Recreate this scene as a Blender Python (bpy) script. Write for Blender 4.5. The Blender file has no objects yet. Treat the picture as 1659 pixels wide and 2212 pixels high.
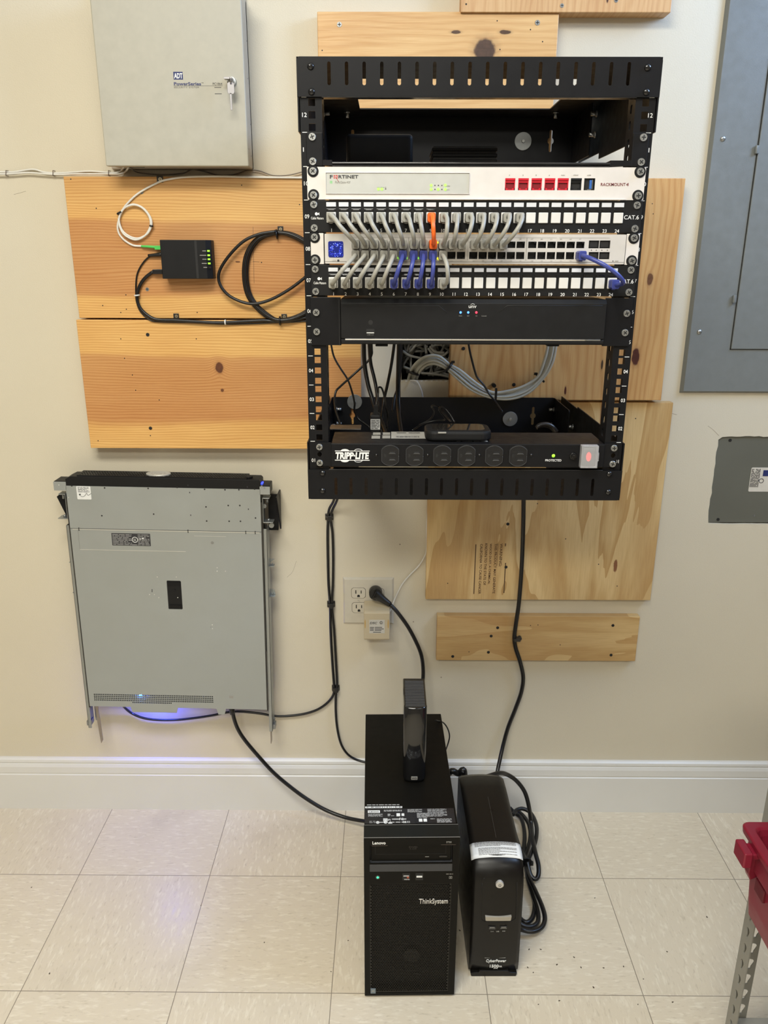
import bpy, bmesh, math, random
from mathutils import Vector, Matrix
S = bpy.context.scene
COL = S.collection
random.seed(7)

# ------------------------------------------------------------------ camera, light, exposure
CAMR = Vector((0.99997645, 0.00637003, 0.00255329))
CAMU = Vector((-0.00438703, 0.30724508, 0.95162031))
CAMF = Vector((-0.00527736, 0.9516091, -0.30726579))
CAMC = Vector((0.85567, -1.72390, 1.36935))
FPX = 1696.72
cd = bpy.data.cameras.new('camera'); cam = bpy.data.objects.new('camera', cd); COL.objects.link(cam)
cd.sensor_fit = 'HORIZONTAL'; cd.sensor_width = 36.0; cd.lens = 36.0 * FPX / 1659.0
cd.clip_start = 0.02; cd.clip_end = 50
M = Matrix((CAMR, CAMU, -CAMF)).transposed().to_4x4(); M.translation = CAMC
cam.matrix_world = M
S.camera = cam
S.view_settings.view_transform = 'Standard'; S.view_settings.look = 'None'
S.view_settings.gamma = 1.0; S.view_settings.use_curve_mapping = False
S.view_settings.exposure = 0.02

w = bpy.data.worlds.new('world'); S.world = w; w.use_nodes = True
w.node_tree.nodes['Background'].inputs[0].default_value = (0.9, 0.92, 1.0, 1)
w.node_tree.nodes['Background'].inputs[1].default_value = 0.05

def area(name, loc, size, sy, power, col, rot=(0, 0, 0)):
    ld = bpy.data.lights.new(name, 'AREA'); ld.shape = 'RECTANGLE'; ld.size = size; ld.size_y = sy
    ld.energy = power; ld.color = col
    o = bpy.data.objects.new(name, ld); o.location = loc; o.rotation_euler = rot; COL.objects.link(o)
    return o
LAMPS = [(0.42, -1.62, 1.15, 0.55, 44, (1.0, 0.975, 0.875)), (2.0, -3.0, 1.15, 0.55, 9, (1.0, 0.975, 0.90)),
         (0.25, -3.2, 1.15, 0.55, 38, (1.0, 0.975, 0.875))]  # second panel is weak added fill; rear-left one added to flatten the falloff
CEIL = 2.62
for i, (lx, ly, sx, sy, p, c) in enumerate(LAMPS):
    area('ceiling_lamp_light', (lx, ly, CEIL - 0.03), sx, sy, p, c)
area('window_daylight', (2.36, -0.72, 2.22), 0.55, 0.62, 28, (0.42, 0.62, 1.0), (0, math.radians(90), 0))

# ------------------------------------------------------------------ helpers
def ray(x, y):
    return CAMF + CAMR * ((x - 829.5) / FPX) - CAMU * ((y - 1106) / FPX)
def A(x, y, Y=0.0):
    """photo direction met with a real plane y = Y"""
    d = ray(x, y); p = CAMC + d * ((Y - CAMC.y) / d.y)
    return TILT[0] + TILT[1] @ (p - TILT[0]) if TILT else p
TILT = None          # set while building a thing that hangs slightly askew
def AZ(x, y, Z=0.0):
    d = ray(x, y); return CAMC + d * ((Z - CAMC.z) / d.z)

def wloc(o):
    v = Vector((0, 0, 0))
    while o is not None:
        v += o.location; o = o.parent
    return v
def finish(me, name, mats, parent=None):
    o = bpy.data.objects.new(name, me); COL.objects.link(o)
    if not isinstance(mats, (list, tuple)): mats = [mats]
    for m in mats: me.materials.append(m)
    if parent is not None:
        o.parent = parent
        me.transform(Matrix.Translation(-wloc(parent)))
    return o
def catmull(P, n=8):
    P = [Vector(p) for p in P]
    if len(P) < 3: return P
    Q = [P[0] * 2 - P[1]] + P + [P[-1] * 2 - P[-2]]
    out = []
    for i in range(1, len(Q) - 2):
        a, b, c, d = Q[i - 1], Q[i], Q[i + 1], Q[i + 2]
        for k in range(n):
            t = k / n
            out.append(0.5 * ((2 * b) + (c - a) * t + (2 * a - 5 * b + 4 * c - d) * t * t + (3 * b - a - 3 * c + d) * t ** 3))
    out.append(P[-1]); return out
class MB:
    def __init__(s): s.b = bmesh.new(); s.m = 0
    def _f(s, vs):
        try: f = s.b.faces.new(vs); f.material_index = s.m; return f
        except ValueError: return None
    def box(s, x0, x1, y0, y1, z0, z1, T=None):
        P = [(x, y, z) for x in (x0, x1) for y in (y0, y1) for z in (z0, z1)]
        v = [s.b.verts.new(T @ Vector(p) if T else p) for p in P]
        for q in ((0, 1, 3, 2), (4, 6, 7, 5), (0, 4, 5, 1), (2, 3, 7, 6), (0, 2, 6, 4), (1, 5, 7, 3)): s._f([v[i] for i in q])
        return s
    def pbox(s, x0, y0, x1, y1, Y, d=0.001):
        """box whose front face lies on plane y=Y between two photo corners"""
        a = A(x0, y0, Y); b = A(x1, y1, Y)
        return s.box(a.x, b.x, Y, Y + d, b.z, a.z)
    def cyl(s, p0, p1, r0, r1=None, n=20, cap=True):
        r1 = r0 if r1 is None else r1
        p0 = Vector(p0); p1 = Vector(p1); d = (p1 - p0).normalized()
        a = d.orthogonal().normalized(); c = d.cross(a)
        R0 = []; R1 = []
        for i in range(n):
            t = 2 * math.pi * i / n; e = a * math.cos(t) + c * math.sin(t)
            R0.append(s.b.verts.new(p0 + e * r0)); R1.append(s.b.verts.new(p1 + e * r1))
        for i in range(n):
            j = (i + 1) % n; f = s._f([R0[i], R0[j], R1[j], R1[i]])
            if f: f.smooth = True
        if cap: s._f(R0[::-1]); s._f(R1)
        return s
    def dome(s, p0, d, r, h, n=18, k=4):
        """low round head"""
        p0 = Vector(p0); d = Vector(d).normalized(); prev = None
        a = d.orthogonal().normalized(); c = d.cross(a)
        for q in range(k + 1):
            t = (math.pi / 2) * q / k; rr = r * math.cos(t); hh = h * math.sin(t)
            if q == k: top = s.b.verts.new(p0 + d * h); [s._f([prev[i], prev[(i + 1) % n], top]) for i in range(n)]; break
            R = [s.b.verts.new(p0 + d * hh + (a * math.cos(2 * math.pi * i / n) + c * math.sin(2 * math.pi * i / n)) * rr) for i in range(n)]
            if prev:
                for i in range(n): 
                    f = s._f([prev[i], prev[(i + 1) % n], R[(i + 1) % n], R[i]])
                    if f: f.smooth = True
            prev = R
        return s
    def tube(s, P, r, n=10, sub=8, r1=None, closed=False):
        P = catmull(P, sub) if sub else [Vector(p) for p in P]
        d = (P[1] - P[0]).normalized(); a = d.orthogonal().normalized(); prev = None; first = None
        L = len(P)
        for i, p in enumerate(P):
            t = (P[min(i + 1, L - 1)] - P[max(i - 1, 0)])
            if t.length < 1e-9: continue
            t.normalize(); a = (a - t * a.dot(t)).normalized(); c = t.cross(a)
            rr = r if r1 is None else r + (r1 - r) * i / (L - 1)
            R = [s.b.verts.new(p + (a * math.cos(2 * math.pi * k / n) + c * math.sin(2 * math.pi * k / n)) * rr) for k in range(n)]
            if prev:
                for k in range(n):
                    f = s._f([prev[k], prev[(k + 1) % n], R[(k + 1) % n], R[k]])
                    if f: f.smooth = True
            else: first = R
            prev = R
        s._f(first[::-1]); s._f(prev); return s
    def prism(s, pts, ax, a0, a1):
        """polygon pts extruded along an axis; ax 'x': pts=(y,z); 'y': (x,z); 'z': (x,y)"""
        def mk(p, a):
            return {'x': (a, p[0], p[1]), 'y': (p[0], a, p[1]), 'z': (p[0], p[1], a)}[ax]
        u = [s.b.verts.new(mk(p, a0)) for p in pts]; v = [s.b.verts.new(mk(p, a1)) for p in pts]
        s._f(u); s._f(v[::-1]); n = len(pts)
        for i in range(n): s._f([u[i], v[i], v[(i + 1) % n], u[(i + 1) % n]])
        return s
    def build(s, name, mats, parent=None, bev=0, seg=2, smooth=False):
        bmesh.ops.recalc_face_normals(s.b, faces=s.b.faces)
        me = bpy.data.meshes.new(name); s.b.to_mesh(me); s.b.free()
        if smooth:
            for p in me.polygons: p.use_smooth = True
        o = finish(me, name, mats, parent)
        if bev:
            m = o.modifiers.new('bevel', 'BEVEL'); m.width = bev; m.segments = seg; m.limit_method = 'ANGLE'; m.angle_limit = 0.6
            m.harden_normals = False
        return o
def plate(name, outer, holes, T, th, mats, parent=None, bev=0):
    """flat sheet with holes; T maps local (u,v,w) to the world, w is the thickness"""
    cu = bpy.data.curves.new('tmp', 'CURVE'); cu.dimensions = '2D'; cu.fill_mode = 'BOTH'; cu.extrude = th / 2
    for poly in [outer] + holes:
        sp = cu.splines.new('POLY'); sp.points.add(len(poly) - 1); sp.use_cyclic_u = True
        for i, p in enumerate(poly): sp.points[i].co = (p[0], p[1], 0, 1)
    o = bpy.data.objects.new('tmp', cu); me = bpy.data.meshes.new_from_object(o)
    bpy.data.objects.remove(o); bpy.data.curves.remove(cu)
    me.materials.clear(); me.transform(T)
    bm = bmesh.new(); bm.from_mesh(me); bmesh.ops.remove_doubles(bm, verts=bm.verts, dist=1e-6)
    bmesh.ops.recalc_face_normals(bm, faces=bm.faces); bm.to_mesh(me); bm.free()
    for p in me.polygons: p.use_smooth = False
    o = finish(me, name, mats, parent)
    return o
def TXZ(yc): return Matrix(((1, 0, 0, 0), (0, 0, -1, yc), (0, 1, 0, 0), (0, 0, 0, 1)))   # u->x v->z, sheet centre at y=yc
def TYZ(xc): return Matrix(((0, 0, 1, xc), (1, 0, 0, 0), (0, 1, 0, 0), (0, 0, 0, 1)))    # u->y v->z
def TXY(zc): return Matrix.Translation((0, 0, zc))
def rect(x0, x1, y0, y1, r=0, n=4):
    if r <= 0: return [(x0, y0), (x1, y0), (x1, y1), (x0, y1)]
    out = []
    for cx, cy, a in ((x1 - r, y0 + r, -90), (x1 - r, y1 - r, 0), (x0 + r, y1 - r, 90), (x0 + r, y0 + r, 180)):
        for k in range(n + 1):
            t = math.radians(a + 90 * k / n); out.append((cx + r * math.cos(t), cy + r * math.sin(t)))
    return out
def disc(cx, cy, r, n=16): return [(cx + r * math.cos(2 * math.pi * k / n), cy + r * math.sin(2 * math.pi * k / n)) for k in range(n)]

def textmesh(body, c, wd, ht, X=(1, 0, 0), Y=(0, 0, 1), bold=0.0, shear=0.0, depth=0.0003, space=1.0):
    cu = bpy.data.curves.new('t', 'FONT'); cu.body = body; cu.size = 1; cu.extrude = 0.01; cu.offset = bold; cu.shear = shear
    cu.resolution_u = 3; cu.space_character = space
    o = bpy.data.objects.new('t', cu); me = bpy.data.meshes.new_from_object(o)
    bpy.data.objects.remove(o); bpy.data.curves.remove(cu); me.materials.clear()
    xs = [v.co.x for v in me.vertices]; ys = [v.co.y for v in me.vertices]
    x0, x1, y0, y1 = min(xs), max(xs), min(ys), max(ys)
    X = Vector(X); Y = Vector(Y); N = X.cross(Y)
    if wd is None: wd = ht * (x1 - x0) / (y1 - y0)
    for v in me.vertices:
        u = ((v.co.x - x0) / (x1 - x0) - .5) * wd; q = ((v.co.y - y0) / (y1 - y0) - .5) * ht
        v.co = Vector(c) + X * u + Y * q + N * (v.co.z / 0.01 * depth / 2 + depth / 2)
    return me
def texts(name, L, mat, parent):
    """several printed words of one colour as one mesh; L of (body, centre, width, height, opts)"""
    bm = bmesh.new()
    for t in L:
        me = textmesh(*t[:4], **(t[4] if len(t) > 4 else {})); bm.from_mesh(me); bpy.data.meshes.remove(me)
    me = bpy.data.meshes.new(name); bm.to_mesh(me); bm.free()
    return finish(me, name, mat, parent)
def ptext(body, x0, y0, x1, y1, Y, **k):
    a = A(x0, y0, Y); b = A(x1, y1, Y)
    return (body, ((a.x + b.x) / 2, Y, (a.z + b.z) / 2), b.x - a.x, a.z - b.z, k)
def lines(mb, x0, x1, z0, z1, rows, Y, fill=.55, th=.0003, seed=1, X=(1, 0, 0), Z=(0, 0, 1), org=None, wordy=True):
    """rows of small unreadable print on plane"""
    R = random.Random(seed); X = Vector(X); Z = Vector(Z); N = X.cross(Z)
    h = (z1 - z0) / rows
    o = Vector(org) if org else Vector((0, Y, 0))
    for i in range(rows):
        zc = z1 - h * (i + .5); x = x0; end = x1 - (R.random() * .3 * (x1 - x0) if i % 3 == 2 else 0)
        while x < end:
            wd = h * R.uniform(1.2, 4.5); xe = min(x + wd, end)
            P = [o + X * a + Z * b for a, b in ((x, zc - h * fill / 2), (xe, zc - h * fill / 2), (xe, zc + h * fill / 2), (x, zc + h * fill / 2))]
            v = [mb.b.verts.new(p + N * th) for p in P]; mb._f(v)
            x = xe + h * .5
    return mb
def tag(o, label, cat, group=None):
    o['label'] = label; o['category'] = cat
    if group: o['group'] = group
    return o
def thing(name, loc, label, cat, group=None, rot=(0, 0, 0)):
    o = bpy.data.objects.new(name, None); COL.objects.link(o); o.location = loc; o.rotation_euler = rot
    o.empty_display_size = .02
    return tag(o, label, cat, group)
def struct(o): o['kind'] = 'structure'; return o
def dup(o, parent, loc=None):
    c = o.copy(); COL.objects.link(c); c.parent = parent
    if loc is not None: c.location = loc
    return c

# ------------------------------------------------------------------ materials
class NT:
    def __init__(s, name):
        s.mat = bpy.data.materials.new(name); s.mat.use_nodes = True; s.t = s.mat.node_tree
        s.bs = s.t.nodes['Principled BSDF']
    def n(s, k, **kw):
        x = s.t.nodes.new(k)
        for a, b in kw.items(): setattr(x, a, b)
        return x
    def l(s, a, b): s.t.links.new(a, b)
    def m(s, op, a, b=None, c=None, clamp=False):
        x = s.n('ShaderNodeMath', operation=op, use_clamp=clamp)
        for i, v in enumerate((a, b, c)):
            if v is None: continue
            if isinstance(v, (int, float)): x.inputs[i].default_value = v
            else: s.l(v, x.inputs[i])
        return x.outputs[0]
    def vec(s, x, y, z):
        c = s.n('ShaderNodeCombineXYZ')
        for i, v in enumerate((x, y, z)):
            if isinstance(v, (int, float)): c.inputs[i].default_value = v
            else: s.l(v, c.inputs[i])
        return c.outputs[0]
    def noise(s, v, scale=1, detail=2, rough=.5, dist=0):
        x = s.n('ShaderNodeTexNoise'); x.inputs['Scale'].default_value = scale; x.inputs['Detail'].default_value = detail
        x.inputs['Roughness'].default_value = rough; x.inputs['Distortion'].default_value = dist; s.l(v, x.inputs['Vector']); return x.outputs['Fac']
    def mix(s, f, a, b, mode='MIX'):
        x = s.n('ShaderNodeMix', data_type='RGBA', blend_type=mode)
        for k, v in ((0, f), (6, a), (7, b)):
            if isinstance(v, (int, float)): x.inputs[k].default_value = v
            elif isinstance(v, tuple): x.inputs[k].default_value = (*v[:3], 1)
            else: s.l(v, x.inputs[k])
        return x.outputs[2]
    def ss(s, v, a, b, lo=0., hi=1.):
        x = s.n('ShaderNodeMapRange', interpolation_type='SMOOTHSTEP'); s.l(v, x.inputs[0])
        for i, q in enumerate((a, b, lo, hi)): x.inputs[i + 1].default_value = q
        return x.outputs[0]
    def coord(s):
        tc = s.n('ShaderNodeTexCoord'); sp = s.n('ShaderNodeSeparateXYZ'); s.l(tc.outputs['Object'], sp.inputs[0])
        return tc.outputs['Object'], sp.outputs[0], sp.outputs[1], sp.outputs[2]
    def out(s, col, rough, bump=None, bs=.2, bd=.001, metal=0, spec=.5):
        b = s.bs
        if isinstance(col, tuple): b.inputs['Base Color'].default_value = (*col[:3], 1)
        else: s.l(col, b.inputs['Base Color'])
        if isinstance(rough, (int, float)): b.inputs['Roughness'].default_value = rough
        else: s.l(rough, b.inputs['Roughness'])
        b.inputs['Metallic'].default_value = metal; b.inputs['Specular IOR Level'].default_value = spec
        if bump is not None:
            x = s.n('ShaderNodeBump'); x.inputs['Strength'].default_value = bs; x.inputs['Distance'].default_value = bd
            s.l(bump, x.inputs['Height']); s.l(x.outputs[0], b.inputs['Normal'])
        return s.mat
def pm(name, col, rough=.5, metal=0, var=.08, scale=60, bump=0, spec=.5, rvar=.06, emit=None, coat=0):
    n = NT(name); v, x, y, z = n.coord(); k = n.noise(v, scale, 3)
    c = n.mix(k, tuple(a * (1 - var) for a in col), tuple(min(1, a * (1 + var)) for a in col))
    r = n.ss(k, .2, .8, max(0, rough - rvar), min(1, rough + rvar))
    n.out(c, r, n.noise(v, 1400, 2) if bump else None, bump, .0004, metal, spec)
    if coat: n.bs.inputs['Coat Weight'].default_value = coat; n.bs.inputs['Coat Roughness'].default_value = .08
    if emit: n.bs.inputs['Emission Color'].default_value = (*emit[0], 1); n.bs.inputs['Emission Strength'].default_value = emit[1]
    return n.mat
def wood(name, along, light, dark, bands=None, knots=(), freq=110, amp=.012, ringk=.55, off=0., rough=.42):
    """sawn softwood: rings follow a distorted cross coordinate and bend round the knots"""
    n = NT(name); v, x, y, z = n.coord()
    L, G = (x, z) if along == 'x' else (z, x)
    warp = n.noise(n.vec(n.m('MULTIPLY', L, 1.6), n.m('MULTIPLY', G, 7), off), 1, 3)
    g = n.m('ADD', G, n.m('MULTIPLY', n.m('SUBTRACT', warp, .5), amp * 4))
    kn = None
    for (kl, kg, sl, sg, B, rk, colk) in knots:
        dl = n.m('SUBTRACT', L, kl); dg = n.m('SUBTRACT', G, kg)
        e = n.m('ADD', n.m('POWER', n.m('ABSOLUTE', n.m('DIVIDE', dl, sl)), 2.), n.m('POWER', n.m('ABSOLUTE', n.m('DIVIDE', dg, sg)), 2.))
        g = n.m('ADD', g, n.m('MULTIPLY', n.m('POWER', 2.718, n.m('MULTIPLY', e, -1.)), B))
        dist = n.m('ADD', n.m('SQRT', e), n.m('MULTIPLY', n.m('SUBTRACT', n.noise(v, 90, 2), .5), .35))
        msk = n.ss(dist, rk, rk * 1.35, 1., 0.)
        kn = (msk, colk) if kn is None else kn
        knots_m.setdefault(name, []).append((msk, colk, dist, rk))
    fr = n.noise(n.vec(n.m('MULTIPLY', L, .8), n.m('MULTIPLY', G, 5), off + 3), 1, 2)
    ph = n.m('MULTIPLY', g, freq * 6.283)
    ring = n.m('POWER', n.m('ADD', n.m('MULTIPLY', n.m('SINE', n.m('ADD', ph, n.m('MULTIPLY', fr, 16))), .5), .5), 2.2)
    fib = n.noise(n.vec(n.m('MULTIPLY', L, 14), n.m('MULTIPLY', G, 600), off), 1, 3)
    base = light
    if bands:
        t = n.n('ShaderNodeValToRGB'); t.color_ramp.elements.remove(t.color_ramp.elements[0])
        e0 = t.color_ramp.elements[0]; z0, z1 = bands[0]; e0.position = bands[1][0][0]; e0.color = (*bands[1][0][1], 1)
        for p, c in bands[1][1:]:
            q = t.color_ramp.elements.new(p); q.color = (*c, 1)
        mr = n.n('ShaderNodeMapRange'); n.l(g, mr.inputs[0]); mr.inputs[1].default_value = z0; mr.inputs[2].default_value = z1
        n.l(mr.outputs[0], t.inputs[0]); base = t.outputs[0]
    blot = n.noise(n.vec(n.m('MULTIPLY', L, 3), n.m('MULTIPLY', G, 11), off + 9), 1, 3)
    c = n.mix(n.ss(blot, .3, .7, 0., .35), base, n.mix(1., base, dark, 'MULTIPLY'))
    c = n.mix(n.m('MULTIPLY', ring, ringk), c, n.mix(1., c, dark, 'MULTIPLY'))
    c = n.mix(n.ss(fib, .35, .75, 0., .3), c, n.mix(1., c, dark, 'MULTIPLY'))
    for msk, colk, dist, rk in knots_m.get(name, []):
        c = n.mix(n.ss(dist, rk * 1.2, rk * 2.1, .45, 0.), c, n.mix(.5, c, colk))
        c = n.mix(msk, c, n.mix(n.noise(v, 160, 2), colk, tuple(q * .45 for q in colk)))
    return n.out(c, n.ss(fib, .3, .7, rough - .05, rough + .1), fib, .25, .0006)
knots_m = {}
def ply(name, along, cols, off=0., spots=()):
    """rotary-cut plywood face with broad flame figure"""
    n = NT(name); v, x, y, z = n.coord()
    L, G = (x, z) if along == 'x' else (z, x)
    a = n.noise(n.vec(n.m('MULTIPLY', L, 1.3), n.m('MULTIPLY', G, 7), off), 1, 4, .5, .6)
    f = n.m('FRACT', n.m('MULTIPLY', a, 7.))
    j = n.noise(n.vec(n.m('MULTIPLY', L, 9), n.m('MULTIPLY', G, 60), off + 2), 1, 4)
    f2 = n.m('ADD', f, n.m('MULTIPLY', n.m('SUBTRACT', j, .5), .5))
    c = n.mix(n.ss(f2, .15, .95), cols[0], cols[1])
    b = n.noise(n.vec(n.m('MULTIPLY', L, 2), n.m('MULTIPLY', G, 14), off + 5), 1, 3)
    c = n.mix(n.ss(b, .45, .7, 0., .6), c, cols[2])
    fib = n.noise(n.vec(n.m('MULTIPLY', L, 20), n.m('MULTIPLY', G, 420), off), 1, 3)
    c = n.mix(n.ss(fib, .35, .75, 0., .22), c, n.mix(1., c, (.6, .45, .3), 'MULTIPLY'))
    for (kl, kg, sl, sg, colk) in spots:
        dl = n.m('DIVIDE', n.m('SUBTRACT', L, kl), sl); dg = n.m('DIVIDE', n.m('SUBTRACT', G, kg), sg)
        e = n.m('SQRT', n.m('ADD', n.m('MULTIPLY', dl, dl), n.m('MULTIPLY', dg, dg)))
        e = n.m('ADD', e, n.m('MULTIPLY', n.m('SUBTRACT', n.noise(v, 120, 2), .5), .5))
        c = n.mix(n.ss(e, .7, 1.1, .9, 0.), c, colk)
    return n.out(c, .55, fib, .25, .0006)

BLK = pm('black_powder_coat', (.0075, .0075, .0085), .42, bump=.15, rvar=.05, spec=.2)
BLKM = pm('black_plastic_matte', (.009, .009, .0095), .5, bump=.1, spec=.25)
BLKG = pm('black_plastic_gloss', (.007, .007, .0075), .07, rvar=.02, spec=.7)
PCB = pm('tower_black', (.0045, .004, .003), .45, bump=.12, spec=.14)
PCB2 = pm('tower_slate', (.035, .037, .042), .4)
CORD = pm('black_rubber_cord', (.005, .005, .0055), .34)
CHR = pm('zinc_plated_steel', (.46, .47, .46), .34, .9, var=.15, scale=300)
CHRD = pm('dull_zinc_washer', (.30, .31, .31), .42, .8, var=.12, scale=200)
BLKL = pm('black_powder_edge', (.02, .02, .021), .2, spec=.8)
BLKO = pm('black_outlet_plastic', (.012, .012, .013), .35, spec=.4)
BLKR = pm('black_rim_highlight', (.045, .045, .045), .4, spec=.4)  # lighter black paints the highlights on outlet rims and guides
PGREYL = pm('pale_grey_cable_jacket', (.50, .49, .42), .38, var=.12, scale=25)
SLOT = pm('recess_shade_dark_parts', (.01, .01, .01), .6)  # near-black: shade painted into slots and holes; also dark screws and parts
WHT = pm('white_print', (.82, .82, .80), .5, var=.02)
GRY = pm('grey_print', (.32, .31, .28), .5, var=.02)
DGRY = pm('dark_print', (.03, .03, .035), .5, var=.02)
NAVY = pm('navy_print', (.02, .03, .13), .5, var=.02)
REDP = pm('red_print', (.5, .03, .03), .5, var=.02)
CREAMM = pm('cream_enamel', (.45, .425, .345), .38, bump=.2, spec=.4)
CREAMS = pm('grey_enamel', (.45, .40, .32), .4, bump=.2)
FORT = pm('warm_white_enamel', (.68, .64, .60), .35)
FORTI = pm('light_grey_plastic', (.50, .50, .46), .4)
UNI = pm('silver_grey_enamel', (.58, .55, .51), .35, metal=.0)
PORTW = pm('white_keystone_plastic', (.70, .68, .64), .42)
LABW = pm('white_label_strip', (.68, .69, .72), .35)
PGREY = pm('grey_cable_jacket', (.33, .32, .28), .38, var=.15, scale=25)
PORNG = pm('orange_cable_jacket', (.85, .14, .015), .38)
PBLUE = pm('blue_cable_jacket', (.045, .06, .26), .34)
REDJ = pm('red_jack', (.60, .012, .03), .35)
REDJD = pm('red_jack_inside_shade', (.22, .004, .012), .45)  # darker copy of the jack red, shade inside the socket as colour
USBB = pm('blue_usb_tongue', (.03, .12, .4), .4)
SRV = pm('galvanised_steel', (.36, .38, .37), .42, .35, var=.06, scale=18, bump=.15)
SRVL = pm('galvanised_edge', (.62, .62, .58), .35, .5)
RAIL = pm('rail_steel', (.34, .36, .36), .35, .8, var=.1)
OUTW = pm('ivory_outlet_plastic', (.56, .52, .43), .35)
OUTC = pm('cream_adapter_plastic', (.52, .44, .30), .4, var=.06, scale=18)
PNL = pm('grey_panel_enamel', (.185, .195, .185), .38, bump=.3, rvar=.08, spec=.5)
BOXG = pm('grey_box_steel', (.13, .13, .105), .45, bump=.2, var=.12, scale=9)
STK = pm('white_sticker', (.76, .77, .76), .5)
CRATE = pm('crimson_plastic', (.21, .010, .028), .36, bump=.1, var=.12, scale=30)
POST = pm('grey_post_enamel', (.27, .265, .235), .42)
WHC = pm('white_cable_jacket', (.74, .72, .66), .4)
GRN = pm('green_connector', (.08, .55, .10), .4)
YSTN = pm('heat_stain', (.50, .33, .12), .45)
def glow(n, c, s): return pm(n, c, .4, emit=(c, s))
LEDG = glow('green_led', (.35, 1, .04), .75); LEDY = glow('yellow_led', (1, .95, .05), .9); LEDC = glow('pale_green_led', (.35, 1, .12), .7)
LEDT = glow('teal_led', (.05, .8, .35), 1.2); LEDB = glow('blue_led', (.06, .22, 1), 3.0); LEDR = glow('red_led', (1, .03, .06), 2.6)
DBL = glow('blue_display_pixel', (.05, .08, 1), 1.6); DBW = glow('pale_blue_display_pixel', (.4, .55, 1), 1.4)
REDSW = glow('red_neon_switch', (1, .04, .03), .9)
n = NT('clear_cover'); n.out((.9, .9, .9), .12); n.bs.inputs['Transmission Weight'].default_value = .75; n.bs.inputs['IOR'].default_value = 1.3; CLR = n.mat

# wall paint
n = NT('wall_paint'); v, x, y, z = n.coord()
k = n.noise(v, 3, 3); k2 = n.noise(v, 420, 3)
WALL = n.out(n.mix(k, (.63, .57, .445), (.68, .62, .485)), n.ss(k2, .3, .7, .42, .56), k2, .25, .0012)
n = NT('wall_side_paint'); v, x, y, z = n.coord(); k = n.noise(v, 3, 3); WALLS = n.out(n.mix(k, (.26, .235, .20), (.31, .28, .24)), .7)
n = NT('ceiling_tile'); v, x, y, z = n.coord(); k = n.noise(v, 120, 3); CEILM = n.out(n.mix(k, (.65, .64, .6), (.78, .77, .74)), .8)
TRIM = pm('white_trim_enamel', (.70, .69, .655), .32, var=.03, scale=12, rvar=.04)
BARE = pm('bare_gypsum_edge', (.78, .77, .72), .8, var=.05)
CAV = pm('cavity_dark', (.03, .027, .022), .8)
# vinyl tile
TX, TY, TS = .1392, -.2458, .3048
n = NT('vinyl_tile'); v, x, y, z = n.coord()
fx = n.m('DIVIDE', n.m('SUBTRACT', x, TX), TS); fy = n.m('DIVIDE', n.m('SUBTRACT', y, TY), TS)
ix = n.m('FLOOR', fx); iy = n.m('FLOOR', fy)
par = n.m('ABSOLUTE', n.m('MODULO', n.m('ADD', ix, iy), 2.))
dx = n.m('ABSOLUTE', n.m('SUBTRACT', n.m('FRACT', fx), .5)); dy = n.m('ABSOLUTE', n.m('SUBTRACT', n.m('FRACT', fy), .5))
edge = n.ss(n.m('MAXIMUM', dx, dy), .4965, .4985)
seed = n.m('ADD', n.m('MULTIPLY', ix, 3.7), n.m('MULTIPLY', iy, 7.3))
def streak(sa, sb, o):
    a = n.noise(n.vec(n.m('MULTIPLY', x, sa), n.m('MULTIPLY', y, sb), n.m('ADD', seed, o)), 1, 3, .55, .4)
    b = n.noise(n.vec(n.m('MULTIPLY', x, sb), n.m('MULTIPLY', y, sa), n.m('ADD', seed, o)), 1, 3, .55, .4)
    q = n.n('ShaderNodeMix', data_type='FLOAT'); n.l(par, q.inputs[0]); n.l(a, q.inputs[2]); n.l(b, q.inputs[3]); return q.outputs[0]
s1 = streak(38, 150, 0.); s2 = streak(60, 230, 5.)
c = n.mix(n.ss(s1, .50, .72, 0., .8), (.64, .565, .44), (.76, .70, .57))
c = n.mix(n.ss(s2, .56, .76, 0., .75), c, (.47, .40, .295))
tint = n.noise(n.vec(ix, iy, 4.), 3.3, 0)
c = n.mix(n.ss(tint, .35, .65, 0., .22), c, (.58, .51, .39))
dirt = n.noise(v, 5, 4); c = n.mix(n.ss(dirt, .55, .8, 0., .18), c, (.25, .2, .15))
c = n.mix(n.m('MULTIPLY', edge, .75), c, (.10, .075, .05))
FLOOR = n.out(c, n.ss(s1, .3, .7, .30, .42), n.m('SUBTRACT', 1., edge), .3, .001, 0, .45)

# ------------------------------------------------------------------ the room
RX0, RX1, RY0 = -1.7, 2.4, -4.2
hole = [(.8832, 1.1155), (.93, 1.1149), (.968, 1.1158), (1.0025, 1.1148), (1.0018, 1.19), (1.002, 1.27), (.95, 1.272), (.8836, 1.27), (.884, 1.19)]
R = random.Random(4)
jc = [(1.5955, .7888)]
for i in range(1, 22): jc.append((1.5955 + i * .0115, .7875 + (0 if i > 2 else .001) + R.uniform(-.0006, .0004)))
for i in range(6): jc.append((1.84, .80 + i * .035))
for i in range(24): jc.append((1.835 - i * .0102, .9935 + R.uniform(-.0022, .0012)))
for i in range(14): jc.append((1.5930 + R.uniform(-.0015, .0013), .990 - (i + .3) * .0138))
wb = plate('wall_back', rect(RX0, RX1, 0, CEIL), [hole, jc], TXZ(.008), .016, WALL); struct(wb)
mb = MB()
for (px, py) in ((864, 1176), (893, 1343), (953, 1463), (1143, 600)):
    p = A(px, py); mb.cyl((p.x, .0, p.z), (p.x, -.0006, p.z), .0016, n=10)
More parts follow.
